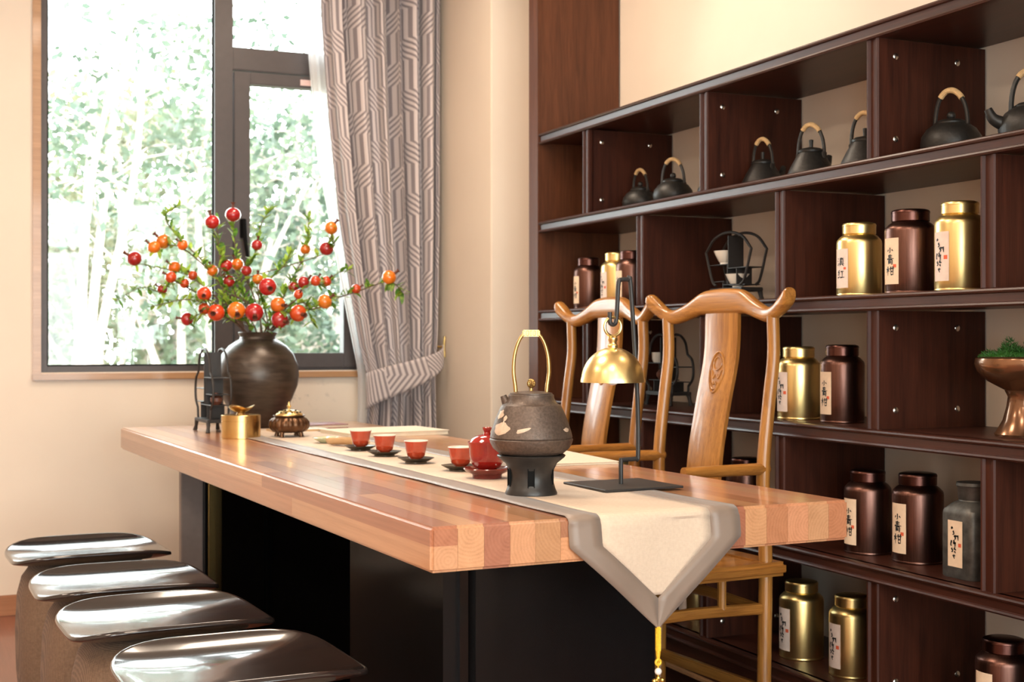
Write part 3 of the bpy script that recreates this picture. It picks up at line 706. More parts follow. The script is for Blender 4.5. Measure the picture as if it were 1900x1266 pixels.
def rbox(m, x0, x1, y0, y1, z0, z1, r=.02):
    m.box(x0, x1, y0, y1, z0, z1)
    es = [e for e in m.bm.edges if abs(e.verts[0].co.z - e.verts[1].co.z) > .1]
    bmesh.ops.bevel(m.bm, geom=es, offset=r, segments=5, affect='EDGES')
    return m
rbox(MB(), .185, .690, .33, 1.00, 0, TZ0, .05).build('pedestal', 'lacquer', table)
rbox(MB(), .285, .680, 2.06, 2.62, 0, TZ0, .012).build('pedestal', 'shadeblack', table)
MB().box(.310, .640, 1.00, 2.06, .02, TZ0).build('modesty_panel', 'shadeblack', table)
MB().box(.183, .262, 2.80, 2.84, 0, TZ0, .003).build('end_leg', 'endpanel', table)
MB().box(.262, .760, 2.80, 2.84, 0, TZ0, .003).build('end_panel', 'shadeblack', table)
MB().box(.272, .322, 2.76, 2.80, 0, TZ0, .002).build('brass_strip', 'brassbox', table)
MB().box(.262, .270, 2.77, 2.80, 0, TZ0, .001).build('shadow_strip', 'lacquer', table)
def tw(x, y, z=0.0):
    """table-local to world"""
    return Vector((TX + x * math.cos(TR) - y * math.sin(TR), TY + x * math.sin(TR) + y * math.cos(TR), z))

# ---- runner with a taupe border, pointed end hanging over the near edge
run = thing('table_runner', 'cream linen table runner with taupe satin border and pointed end', 'table runner', (TX, TY, 0), TR)
RC, RH, RB = .452, .185, .043          # centre line, half width, border
D1, D2 = .050, .212                    # drop to the corner, drop to the tip
def fold(s, t):
    """s across, t along (t<0 hangs)"""
    r = .012; z = TZ1 + .0025; lift = .0012 * math.sin(t * 9 + s * 8) ** 2
    if t >= r: return (RC + s, t, z + lift)
    u = r - t; arc = r * PI / 2 + .0
    if u < arc: a = u / r; return (RC + s, r - (r + .004) * math.sin(a), z - r * (1 - math.cos(a)))
    d = u - arc
    return (RC + s, -.004 - .010 * math.sin(min(d * 12, 1.5)) + .004 * math.sin(s * 22 + d * 10), z - r - d)
def halfw(t): return RH if t > -D1 else RH * max(0, (D2 + t) / (D2 - D1))
ts = [2.62 - i * .04 for i in range(64)] + [.06, .04, .025] + [.012 - i * .0047 for i in range(5)] + [-.012 - i * .0065 for i in range(32)]
ts = [t for t in ts if t > -D2] + [-D2]
inn = RB * math.hypot(RH, D2 - D1) / (D2 - D1)          # border width measured across in the pointed part
def inner(t):
    w = halfw(t)
    return min(RH - RB, max(0, w - inn))
m = MB(); m.grid([[fold(inner(t) * (k / 6 - 1), t) for k in range(13)] for t in ts if inner(t) > 0 or t > -D2 + .06])
cp = m.build('center_panel', 'cloth', run)
for sg in (-1, 1):
    m = MB(); m.grid([[fold(sg * (inner(t) + (halfw(t) - inner(t)) * k / 3), t) for k in range(4)] for t in ts])
    b = m.build('border', 'satin', run)
    sd = b.modifiers.new('thickness', 'SOLIDIFY'); sd.thickness = .0016; sd.offset = 0
sd = cp.modifiers.new('thickness', 'SOLIDIFY'); sd.thickness = .0012; sd.offset = 0
# tassel on the tip
tip = Vector(fold(0, -D2)); ta = empty('tassel', tip, 0, run)
m = MB(); m.box(-.005, .005, -.004, .004, -.042, .004, .002); m.tube([(0, 0, -.04), (0, 0, -.056)], [.005, .003], 8); m.torus((0, 0, -.062), .005, .0025, 'y', 16, 6); m.tube([(0, 0, -.06), (0, 0, -.17)], .0012, 6)
m.build('cord', 'yellow', ta)
MB().sphere((0, 0, -.079), .0068, 14, 10).build('bead', 'bead', ta)
m = MB(); m.torus((0, 0, -.107), .0125, .003, 'y', 24, 8); m.sphere((0, 0, -.107), .0085, 14, 10, (1, .45, 1))
for k in range(8):
    a = k * PI / 4; m.sphere((.0125 * math.cos(a), 0, -.107 + .016 * math.sin(a)), .0042, 8, 6)
m.build('charm', 'goldcharm', ta)
m = MB(); m.sphere((0, 0, -.135), .006, 10, 8)
for k in range(26):
    a = k * 2.4; q = .004 * math.sqrt(k / 26); m.tube([(q * math.cos(a), q * math.sin(a), -.138), (1.9 * q * math.cos(a), 1.9 * q * math.sin(a), -.22)], .0008, 4)
m.build('fringe', 'yellow', ta)

# ---- iron kettle on its warming stove
ST = Vector((1.153, 2.534, TZ1 + .004))
t = thing('warming_stove', 'dark waisted clay stove with vertical slots under the big kettle', 'stove', ST)
m = MB(); prof = [(.0535, 0), (.054, .003), (.050, .012), (.0465, .024), (.0450, .036), (.0470, .050), (.0535, .064), (.0690, .0765), (.0712, .080), (.069, .082), (.060, .081)]
m.lathe(prof, 56, cap1=False); o = m.build('stove_body', 'stove', t)
for k in range(5):
    a = R(-114.5 + 72 * k); x, y = math.cos(a), math.sin(a)
    mm = Matrix.Translation((x * .0455, y * .0455, .037)) @ Matrix.Rotation(a, 4, 'Z')
    MB().box(-.003, .0020, -.0055, .0055, -.018, .018, .0018, 2, mm).build('slot', 'seal', t)
KZ = ST.z + .0800
t = thing('brass_handled_kettle', 'brown cast iron kettle with tall brass handle and lotus inlay', 'kettle', (ST.x, ST.y, KZ))
kp = [(.055, 0), (.067, .005), (.079, .015), (.0848, .026), (.0866, .0335), (.0838, .036), (.0855, .038), (.0825, .050), (.0755, .072), (.0670, .092), (.0635, .100), (.0615, .1035), (.0590, .1045), (.0525, .109), (.0480, .117), (.0470, .125), (.0450, .126)]
MB().lathe(kp, 64).build('body', 'iron', t)
lid = MB().lathe([(.044, .125), (.044, .1285), (.034, .131), (.012, .133), (.0001, .1335)], 40).build('lid', 'iron', t)
m = MB(); m.lathe([(.004, .133), (.003, .137), (.0035, .140), (.0001, .141)], 12)
for k in range(6):
    a = k * PI / 6; pts = [(.0080 * math.cos(q) * math.cos(a), .0080 * math.cos(q) * math.sin(a), .148 + .009 * math.sin(q)) for q in [2 * PI * i / 16 for i in range(16)]]
    m.tube(pts, .0011, 5, True)
for zz in (-.005, 0, .005): m.torus((0, 0, .148 + zz), math.sqrt(max(1e-6, .008 ** 2 - (zz * .9) ** 2)), .0010, 'z', 18, 5)
m.build('finial', 'handlebrass', lid)
ka = R(-24)                                               # the handle runs across the table
KU = Vector((math.cos(ka), math.sin(ka), 0))
def kh(u, z): return (KU.x * u, KU.y * u, z)
hp = smooth_path([(-.0310, .114), (-.0330, .142), (-.0365, .172), (-.0345, .206), (-.0255, .236), (-.012, .2515), (.012, .2515), (.0255, .236), (.0345, .206), (.0365, .172), (.0330, .142), (.0310, .114)], 5)
MB().tube([kh(u, z) for u, z in hp], [.0036 + .0010 * min(1, abs(i - len(hp) / 2) / 30) for i in range(len(hp))], 12).build('handle', 'handlebrass', t)
m = MB(); m.box(-.0180, .0180, -.0065, .0065, .2450, .2590, .002, 2, Matrix.Rotation(ka, 4, 'Z'))
for k in range(5): m.box(-.0180 + .0072 * k + .001, -.0180 + .0072 * k + .0057, -.0075, .0075, .2465, .2575, .001, 1, Matrix.Rotation(ka, 4, 'Z'))
m.build('handle_grip', 'handlebrass', t)
for sg in (-1, 1): MB().box(sg * .0315 - .0055, sg * .0315 + .0055, -.006, .006, .110, .128, .002, 2, Matrix.Rotation(ka, 4, 'Z')).build('lug', 'iron', t)
sp = Vector((-.88, .47, 0))
MB().tube([sp * .048 + Vector((0, 0, .104)), sp * .054 + Vector((0, 0, .113)), sp * .058 + Vector((0, 0, .123))], [.012, .0085, .0065], 14).build('spout', 'iron', t)
def krad(z):
    for (r0, z0), (r1, z1) in zip(kp, kp[1:]):
        if z0 <= z <= z1: return r0 + (r1 - r0) * (z - z0) / max(1e-6, z1 - z0)
    return .08
def kpt(deg, z, lift=.0006):
    a = R(deg); q = krad(z) + lift; return Vector((q * math.cos(a), q * math.sin(a), z))
def decal(cdeg, cz, shape, name):
    m = MB(); c = m.v(kpt(cdeg, cz, .0016)); vs = [m.v(kpt(cdeg + dx, cz + dz)) for dx, dz in shape]
    vm = [m.v(kpt(cdeg + dx * .55, cz + dz * .55, .0014)) for dx, dz in shape]
    for i in range(len(vs)):
        j = (i + 1) % len(vs); m.f((vs[i], vs[j], vm[j], vm[i])); m.f((vm[i], vm[j], c))
    return m.build(name, 'lotus', t)
FC = math.degrees(math.atan2(-ST.y, -ST.x))               # towards the room's near side
def blob(rx, rz, wob, n=22, ph=0): return [(rx * (1 + wob * math.sin(5 * a + ph)) * math.cos(a), rz * (1 + wob * math.cos(4 * a + ph)) * math.sin(a)) for a in [2 * PI * i / n for i in range(n)]]
decal(FC - 50, .058, blob(17, .0125, .12, ph=1), 'lotus_leaf'); decal(FC - 11, .055, [(-10, -.004), (-9, .002), (-2, .004), (8, .0065), (11, .006), (8, .002), (0, -.003), (-8, -.006)], 'lotus_petal')
decal(FC - 62, .086, blob(9, .009, .2, ph=2), 'lotus_flower'); decal(FC - 46, .079, blob(4, .0055, .1), 'lotus_bud'); decal(FC + 62, .055, blob(8, .004, .15), 'lotus_petal')
MB().tube([kpt(FC - 47, z) for z in (.062, .067, .072, .076)], .0012, 6).build('lotus_stem', 'lotus', t)

# ---- bell lamp on its wire stand
BL = Vector((1.396, 2.588, TZ1 + .0045))
t = thing('lamp_stand', 'black wire lamp stand on a square steel plate', 'lamp stand', BL, TR)
MB().box(-.097, .097, -.092, .092, 0, .005, .001, 1).build('base_plate', 'steel', t)
hook = [(-.004, 0, .004), (-.004, 0, .052), (.000, 0, .057), (.033, 0, .058), (.039, 0, .064), (.039, 0, .15), (.034, 0, .25), (.020, 0, .44), (.014, 0, .449), (-.002, 0, .449), (-.010, 0, .443), (-.013, 0, .40), (-.016, 0, .362), (-.021, 0, .352), (-.028, 0, .352), (-.032, 0, .358), (-.032, 0, .378)]
hk = []
for i in range(len(hook)): hk.append(hook[i])
MB().tube(smooth_path(hook, 4), .0050, 10).build('post', 'steel', t)
bx_ = BL + Matrix.Rotation(TR, 3, 'Z') @ Vector((-.0245, 0, 0))
t = thing('bell_lamp', 'polished brass bell-shaped lamp hanging from the black hook', 'lamp', (bx_.x, bx_.y, BL.z + .228), TR)
m = MB(); Rb = .069
prof = [(Rb * math.cos(a), .074 * math.sin(a)) for a in [PI / 2 * i / 12 for i in range(12)]]; prof = [(r, z) for r, z in prof if r > .008]
prof = [(Rb - .002, .0), (Rb + .0012, -.002), (Rb + .0012, .002)] + prof[1:] + [(.006, .0745)]
inn_ = [(max(.003, r - .0025), z - .0022) for r, z in reversed(prof[2:])]
m.lathe(prof[1:] + inn_, 56, cap0=False, cap1=False); m.build('dome', 'brass', t)
MB().lathe([(.011, .071), (.0115, .078), (.0085, .081), (.0085, .086), (.0105, .089), (.0105, .094), (.007, .098), (.0001, .100)], 24).build('neck', 'brass', t)
MB().torus((0, 0, .1185), .0205, .0034, 'x' if False else 'y', 32, 10).build('ring', 'brass', t)
MB().sphere((0, 0, .010), .017, 18, 12, (1, 1, 1.1)).build('bulb', 'bulb', t)

# ---- cups on dark saucers, gaiwan
def cup(x, y, n, label, slabel, sq):
    z = TZ1 + .004
    s = thing('tea_saucer', slabel, 'saucer', (x, y, z), R(sq), 'dark metal saucers')
    def rg(r, zz, k=.75): return [((abs(math.cos(a)) ** k) * math.copysign(r, math.cos(a)), (abs(math.sin(a)) ** k) * math.copysign(r, math.sin(a)), zz) for a in [2 * PI * i / 48 for i in range(48)]]
    MB().rings([rg(.026, 0), rg(.026, .004), rg(.031, .006), rg(.043, .013), rg(.044, .0142), rg(.042, .0142), rg(.030, .009), rg(.020, .0085)]).build('dish', 'coaster', s)
    c = thing('tea_cup', label, 'cup', (x, y, z + .0087), 0, 'orange-red tea cups')
    MB().lathe([(.0145, 0), (.0145, .003), (.018, .0045), (.0235, .012), (.0265, .026), (.0290, .040), (.0312, .0478)], 44, cap1=False).build('cup_wall', 'orange', c)
    MB().lathe([(.0312, .0478), (.0318, .0495), (.0308, .0500), (.0285, .041), (.0255, .026), (.0222, .013), (.015, .008), (.0001, .007)], 44, cap0=False).build('lining', 'porcelain', c)
cup(1.161, 3.742, 1, 'orange-red porcelain cup farthest from the kettle', 'dark saucer under the farthest red cup', 20)
cup(1.163, 3.528, 2, 'orange-red cup second from the far end of the row', 'dark saucer under the second red cup from the far end', 40)
cup(1.172, 3.296, 3, 'orange-red cup with a gap between it and the gaiwan side cup', 'dark saucer under the third red cup from the far end', 15)
cup(1.203, 3.060, 4, 'orange-red cup touching the gaiwan in view, nearest the kettle', 'dark saucer under the cup next to the gaiwan', 30)
t = thing('gaiwan', 'deep red lidded gaiwan on a footed saucer beside the kettle', 'gaiwan', (1.195, 2.872, TZ1 + .004))
MB().lathe([(.034, 0), (.034, .007), (.036, .010), (.050, .016), (.0555, .022), (.0545, .024), (.048, .020), (.034, .0155), (.0001, .015)], 48).build('saucer', 'redfoot', t)
MB().lathe([(.023, .0155), (.023, .021), (.030, .025), (.0385, .038), (.0415, .055), (.0425, .072), (.0455, .0835), (.0440, .0840), (.0405, .072), (.036, .040), (.0001, .03)], 48).build('bowl_body', 'red', t)
l = MB().lathe([(.0415, .079), (.0420, .081), (.036, .0905), (.022, .0985), (.010, .1015), (.0085, .1018)], 44).build('lid', 'red', t)
MB().lathe([(.0085, .1015), (.0075, .106), (.0105, .112), (.0115, .1165), (.0105, .117), (.008, .114), (.0001, .113)], 24).build('knob', 'red', l)

# ---- flat things on the far half of the table
def slab(name, label, cat, c, ang, w, d, h, mt, edge=None):
    t = thing(name, label, cat, (c[0], c[1], c[2]), ang)
    if edge:
        MB().box(-w / 2, w / 2, -d / 2, d / 2, 0, .0025, .0008, 1).build('back_cover', mt, t)
        MB().box(-w / 2 + .003, w / 2 - .003, -d / 2 + .003, d / 2 - .003, .0025, h - .0025).build('page_block', edge, t)
        MB().box(-w / 2, w / 2, -d / 2, d / 2, h - .0025, h, .0008, 1).build('front_cover', mt, t)
    else: MB().box(-w / 2, w / 2, -d / 2, d / 2, 0, h, .0012, 1).build('sheet_pad', mt, t)
    return t
slab('tea_mat_album', 'pale cloth-covered album lying behind the red cups', 'album', (1.455, 4.42, TZ1), TR + R(4), .37, .26, .016, 'padtop', 'bookpaper')
slab('paper_pad', 'pale paper pad at the chair side of the table', 'paper pad', (1.535, 3.28, TZ1), TR + R(-6), .27, .36, .008, 'padtop', 'bookpaper')
slab('maroon_book', 'thin maroon book lying beside the vase', 'book', (1.335, 4.86, TZ1), TR + R(3), .20, .15, .014, 'bookred', 'bookpaper')
slab('wooden_tray', 'narrow wooden board lying behind the incense burner', 'tray', (1.215, 4.66, TZ1), TR, .20, .10, .010, 'bamboo')
o = MB().lathe([(.018, 0), (.020, .002), (.036, .010), (.041, .016), (.039, .0165), (.030, .009), (.0001, .006)], 32, fn=lambda a, k: 1 + .10 * math.cos(2 * a)).build('tea_dish', 'celadon', None, (1.150, 4.060, TZ1 + .005), (0, 0, R(20))); tag(o, 'small pale green dish beside the farthest red cup', 'dish')
t = thing('tea_scoop', 'bamboo tea scoop holding dry leaves beside the farthest cup', 'scoop', (1.175, 3.905, TZ1 + .004), R(-62))
m = MB(); rows = []
for i in range(13):
    u = i / 12; wv = .024 - .010 * u ** 2; rows.append([(-.075 + .15 * u, wv * math.sin(a), .020 + .004 * math.sin(u * 3) - .020 * math.cos(a)) for a in [R(-95 + 19 * k) for k in range(11)]])
m.grid(rows); o = m.build('trough', 'bamboo', t); sd = o.modifiers.new('thickness', 'SOLIDIFY'); sd.thickness = .002
rr = random.Random(5); m = MB()
for i in range(90):
    x, y = rr.uniform(-.06, .0), rr.uniform(-.014, .014); a = rr.uniform(0, PI); z = .006 + abs(y) * .4 + rr.uniform(0, .006)
    m.tube([(x - .004 * math.cos(a), y - .003 * math.sin(a), z), (x, y, z + .0015), (x + .004 * math.cos(a), y + .003 * math.sin(a), z)], [.0004, .0011, .0004], 4)
o = m.build('dry_tea', 'tea', t); o['kind'] = 'stuff'

# ---- brass drum with a leaf dish, incense burner
t = thing('brass_box', 'satin brass drum box at the far end of the table', 'box', (.966, 4.440, TZ1))
MB().lathe([(.0625, 0), (.064, .001), (.064, .056), (.0635, .0565), (.064, .057), (.064, .0755), (.063, .0765), (.0001, .0765)], 64, ).build('drum', 'brassbox', t)
t = thing('leaf_dish', 'small gold leaf-shaped dish standing on the brass drum', 'dish', (.966, 4.440, TZ1 + .0766))
m = MB(); rows = []
for k in range(9):
    q = k / 8; rows.append([(q * .042 * (1 + .10 * math.cos(3 * a)) * math.cos(a), q * .034 * (1 + .10 * math.cos(3 * a)) * math.sin(a), .006 + .020 * q ** 2 + .005 * q * math.cos(3 * a) * q) for a in [2 * PI * i / 36 for i in range(36)]])
m.rings(rows, True, False, False); o = m.build('leaf', 'oldbrass', t); o.modifiers.new('thickness', 'SOLIDIFY').thickness = .0012
MB().lathe([(.016, 0), (.015, .003), (.012, .008)], 20).build('foot_ring', 'oldbrass', t)
t = thing('incense_burner', 'ribbed bronze incense burner with pierced gold lid', 'incense burner', (1.113, 4.380, TZ1 + .004))
fl = lambda a, k: 1 + (.055 * abs(math.cos(9 * a)) - .02 if 0 < k < 8 else 0)
MB().lathe([(.040, .014), (.052, .017), (.062, .027), (.0655, .038), (.064, .050), (.056, .060), (.049, .064), (.048, .066), (.053, .069), (.052, .071), (.045, .070)], 144, fn=lambda a, k: 1 + (.06 * abs(math.cos(9 * a)) - .02 if 0 < k < 6 else 0)).build('belly', 'bronze', t, angle=60)
l = MB().lathe([(.045, .070), (.044, .074), (.034, .083), (.018, .088), (.0001, .0895)], 48).build('lid', 'brass', t)
m = MB()
for ring_, n_, z_ in ((.037, 12, .0805), (.023, 8, .0865)):
    for k in range(n_): m.sphere((ring_ * math.cos(2 * PI * k / n_), ring_ * math.sin(2 * PI * k / n_), z_), .0042, 8, 6, (1, 1, .5))
m.build('pierced_hole', 'seal', l)
MB().lathe([(.004, .088), (.003, .094), (.007, .098), (.0075, .101), (.004, .106), (.003, .112), (.0001, .116)], 18).build('finial', 'brass', l)
for k in range(4):
    a = PI / 4 + k * PI / 2; MB().tube([(.043 * math.cos(a), .043 * math.sin(a), .018), (.046 * math.cos(a), .046 * math.sin(a), .008), (.047 * math.cos(a), .047 * math.sin(a), 0)], [.008, .007, .009], 10).build('foot', 'bronze', t)
# curio rack standing on the table
rack('tabletop_rack', 'black lobed curio rack standing on the table before the vase', (.945, 4.80, TZ1), TR + R(90), .27, .292, .062, outline_gourd,
     [(-.47, .02, .66), (.02, .47, .52), (-.36, .2, .33), (.1, .42, .36), (-.42, -.08, .46)], [(.02, .33, .97), (-.08, .33, .66), (.2, .16, .36), (-.15, .16, .33)])
o = MB().lathe([(.012, 0), (.021, .012), (.021, .024), (.012, .034), (.006, .036), (.006, .042), (.0001, .043)], 24).build('clay_pot', 'zisha', None, (.945, 4.74, TZ1 + .292 * .33)); tag(o, 'tiny brown clay teapot in the rack on the table', 'pot')
o = MB().lathe([(.014, 0), (.018, .006), (.022, .026), (.020, .026), (.0001, .006)], 24).build('porcelain_cup', 'porcelain', None, (.945, 4.86, TZ1 + .292 * .36)); tag(o, 'tiny white cup in the rack on the table', 'cup')

# ------------------------------------------------------------------ vase and pomegranate branches
VX, VY = 1.14, 4.952
vz = TZ1
o = MB().lathe([(.074, 0), (.077, .003), (.083, .018), (.100, .055), (.126, .105), (.146, .155), (.1515, .195), (.147, .232), (.131, .272), (.106, .302), (.080, .320), (.067, .327), (.0645, .335), (.069, .345), (.072, .351), (.070, .353), (.063, .349), (.060, .332), (.078, .312), (.10, .29)], 72, cap1=False).build('clay_vase', 'vase', None, (VX, VY, vz))
tag(o, 'round dark brown clay vase at the window end of the table', 'vase')
FR = [(1.044, 4.933, 1.533, 0.0284, 'r'), (0.969, 4.937, 1.504, 0.0271, 'r'), (0.815, 5.068, 1.437, 0.0284, 'o'), (0.776, 5.033, 1.413, 0.024, 'o'), (0.869, 4.972, 1.42, 0.0202, 'o'), (0.718, 5.111, 1.374, 0.0284, 'r'), (0.87, 5.158, 1.348, 0.024, 'o'), (0.951, 5.097, 1.331, 0.024, 'o'), (0.996, 5.069, 1.333, 0.0221, 'o'), (1.02, 4.94, 1.347, 0.024, 'r'), (1.071, 4.986, 1.354, 0.024, 'o'), (1.091, 4.921, 1.329, 0.0208, 'r'), (1.121, 4.885, 1.421, 0.0208, 'r'), (1.121, 4.871, 1.296, 0.0202, 'o'), (1.029, 4.935, 1.289, 0.0227, 'r'), (0.829, 5.178, 1.265, 0.0202, 'r'), (0.938, 4.924, 1.241, 0.0271, 'q'), (0.937, 4.924, 1.187, 0.0221, 'q'), (0.977, 4.906, 1.173, 0.0315, 'q'), (1.042, 4.865, 1.18, 0.0328, 'o'), (1.102, 4.841, 1.174, 0.0341, 'r'), (1.147, 4.828, 1.267, 0.0328, 'r'), (1.188, 4.812, 1.147, 0.0315, 'r'), (1.183, 4.817, 1.202, 0.0284, 'o'), (1.25, 4.788, 1.171, 0.0315, 'q'), (1.344, 4.769, 1.214, 0.0271, 'o'), (0.903, 5.075, 1.152, 0.0252, 'r'), (1.269, 4.929, 1.271, 0.0202, 'r'), (1.295, 4.882, 1.287, 0.024, 'r'), (1.318, 4.8, 1.29, 0.0202, 'q'), (1.37, 4.842, 1.291, 0.0202, 'q'), (1.256, 4.808, 1.24, 0.0177, 'q'), (1.323, 4.963, 1.416, 0.0202, 'o'), (1.392, 4.918, 1.417, 0.0271, 'r'), (1.39, 4.849, 1.49, 0.0252, 'o'), (1.572, 4.715, 1.304, 0.0271, 'o'), (1.497, 4.881, 1.266, 0.0189, 'q'), (1.061, 4.983, 1.211, 0.0189, 'r'), (0.847, 5.093, 1.307, 0.0221, 'q'), (0.904, 5.135, 1.287, 0.0189, 'q'), (0.932, 5.115, 1.316, 0.0189, 'q')]
BR = [
 ([10, 0], [], 'pomegranate branch carrying the topmost red fruit, in front of the mullion'),
 ([9, 1], [], 'pomegranate branch with a red fruit just left of the topmost one'),
 ([8, 4, 2, 3], [], 'pomegranate branch ending in a pair of orange fruits at upper left'),
 ([], [(0.964, 5.08, 1.366), (0.87, 5.121, 1.467), (0.835, 5.136, 1.538), (0.885, 5.115, 1.576)], 'fruitless leafy twig curling above the upper left orange pair'),
 ([40, 6, 5], [], 'pomegranate branch with the leftmost red fruit at its tip'),
 ([39, 38, 15], [(0.749, 5.141, 1.269), (0.656, 5.182, 1.218)], 'pomegranate branch reaching farthest left, bare tip with drooping leaves'),
 ([17, 26], [], 'low pomegranate branch with a red fruit hanging at lower left'),
 ([16, 18], [], 'short branch with two orange-red fruits left of the vase mouth'),
 ([19], [], 'short branch with the big orange fruit over the vase mouth'),
 ([37, 20], [], 'short branch with the big crimson fruit over the vase mouth'),
 ([11, 12], [(1.157, 4.973, 1.504), (1.192, 4.958, 1.564)], 'thin branch with a small red fruit right of the mullion, leafy tip'),
 ([13, 21], [], 'branch with a large red fruit facing forward in the middle'),
 ([31, 27, 28, 29, 30], [(1.416, 4.871, 1.32), (1.474, 4.846, 1.34)], 'branch with a row of small red fruits right of the middle'),
 ([32], [(1.328, 4.931, 1.532)], 'upright branch with one small orange fruit on the right pane'),
 ([14, 33, 34], [], 'branch ending in an orange fruit above a red one at upper right'),
 ([36, 35], [(1.629, 4.712, 1.242)], 'branch reaching farthest right with an orange fruit before the curtain'),
 ([23, 24], [], 'branch with two orange-red fruits low on the right of the vase mouth'),
 ([22], [], 'short branch with a red fruit just right of the vase mouth'),
 ([25], [(1.39, 4.806, 1.226)], 'branch with a single orange fruit low at right'),
 ([], [(1.137, 4.884, 1.259), (1.215, 4.854, 1.347), (1.24, 4.854, 1.40)], 'fruitless leafy twig standing right of the middle'),
 ([], [(0.899, 4.999, 1.222), (0.767, 5.057, 1.197)], 'fruitless leafy twig drooping at lower left'),
 ([], [(1.277, 4.812, 1.209), (1.302, 4.79, 1.135)], 'fruitless leafy twig drooping at lower right'),
 ([], [(1.007, 4.919, 1.234), (0.988, 4.949, 1.515)], 'fruitless leafy twig rising just left of the mullion'),
]
FC_ = {'r': (.38, .012, .014), 'o': (.70, .155, .012), 'q': (.56, .055, .010)}
fm = MB(); fm.sphere((0, 0, 0), 1, 20, 14, (1, 1, .94)); 
fruit_me = fm.mesh('fruit', 'fruit')
cm = MB(); cm.lathe([(.26, .86), (.20, 1.0), (.17, 1.22), (.20, 1.42), (.30, 1.62), (.24, 1.58), (.14, 1.3), (.0001, 1.15)], 12, fn=lambda a, k: 1 + (.18 * math.cos(6 * a) if k in (4, 5) else 0))
calyx_me = cm.mesh('calyx', 'calyx')
lm = MB(); rows = []
for i in range(6):
    u = i / 5; w = .5 * math.sin(PI * min(1, u * .93 + .05)) ** .8 * .30
    rows.append([(u, -w, .10 * u * (1 - u) + .05 * w * 2 - .12 * u * u), (u, 0, .10 * u * (1 - u) - .12 * u * u), (u, w, .10 * u * (1 - u) + .05 * w * 2 - .12 * u * u)])
lm.grid(rows); leaf_me = lm.mesh('leaf', 'leaf', angle=80)
rb = random.Random(21)
mouth = Vector((VX, VY, vz + .35))
for bi, (fr, tipp, lab) in enumerate(BR):
    b = thing('pomegranate_branch', lab, 'branch', (VX, VY, vz + .352), 0, 'pomegranate branches in the vase')
    O = Vector((VX, VY, vz + .352))
    tgt = [Vector(FR[i][:3]) - Vector((0, 0, FR[i][3] * .6)) for i in fr] + [Vector(p) for p in tipp]
    d0 = (tgt[-1] - mouth); h = Vector((d0.x, d0.y, 0)); h = h.normalized() * min(.045, h.length * .3) if h.length > 0 else h
    pts = [mouth + Vector((-h.x * .5, -h.y * .5, -.12)), mouth + h + Vector((0, 0, .0))]
    first = tgt[0]; mid = (pts[1] + first) / 2 + Vector((0, 0, .02)); pts.append(mid)
    pts += tgt
    sp_ = [Vector(p) - O for p in smooth_path([tuple(p) for p in pts], 6)]
    n = len(sp_)
    MB().tube(sp_, [.0038 - .0026 * i / n for i in range(n)], 6).build('stem', 'bark', b)
    for i in fr:
        x, y, z, r, k = FR[i]; p = Vector((x, y, z)) - O
        o = link('fruit', fruit_me, b, p); o.scale = (r, r, r)
        dr = (Vector((x, y, z)) - mouth); 
        if 16 <= i <= 24: dr = Vector((dr.x * .5, -1.0 * abs(dr.length), -.35 * dr.length))
        dr = dr.normalized() + Vector((rb.uniform(-.3, .3), rb.uniform(-.4, .2), rb.uniform(-.1, .3)))
        o.rotation_mode = 'QUATERNION'; o.rotation_quaternion = dr.to_track_quat('Z', 'Y')
        c0 = FC_[k]; o.color = (*[min(1, c * rb.uniform(.85, 1.15)) for c in c0], 1)
        link('calyx', calyx_me, o)
    st = int(n * .36); cnt = 26 if tipp else 17
    cnt = int(cnt * 1.3 + 105 * (sp_[-1] - sp_[st]).length)
    for k in range(cnt):
        q = st + (n - 1 - st) * (k + rb.random()) / cnt; i = min(int(q), n - 2); fr_ = q - i
        p = sp_[i].lerp(sp_[i + 1], fr_); d = (sp_[i + 1] - sp_[i]).normalized()
        side = Vector((rb.uniform(-1, 1), rb.uniform(-1, 1), rb.uniform(-.5, 1))).normalized()
        ld_ = (d * .6 + side).normalized()
        o = link('leaf', leaf_me, b, p); s_ = rb.uniform(.026, .050); o.scale = (s_, s_ * rb.uniform(1.0, 1.5), s_)
        o.rotation_mode = 'QUATERNION'; o.rotation_quaternion = ld_.to_track_quat('X', 'Z')

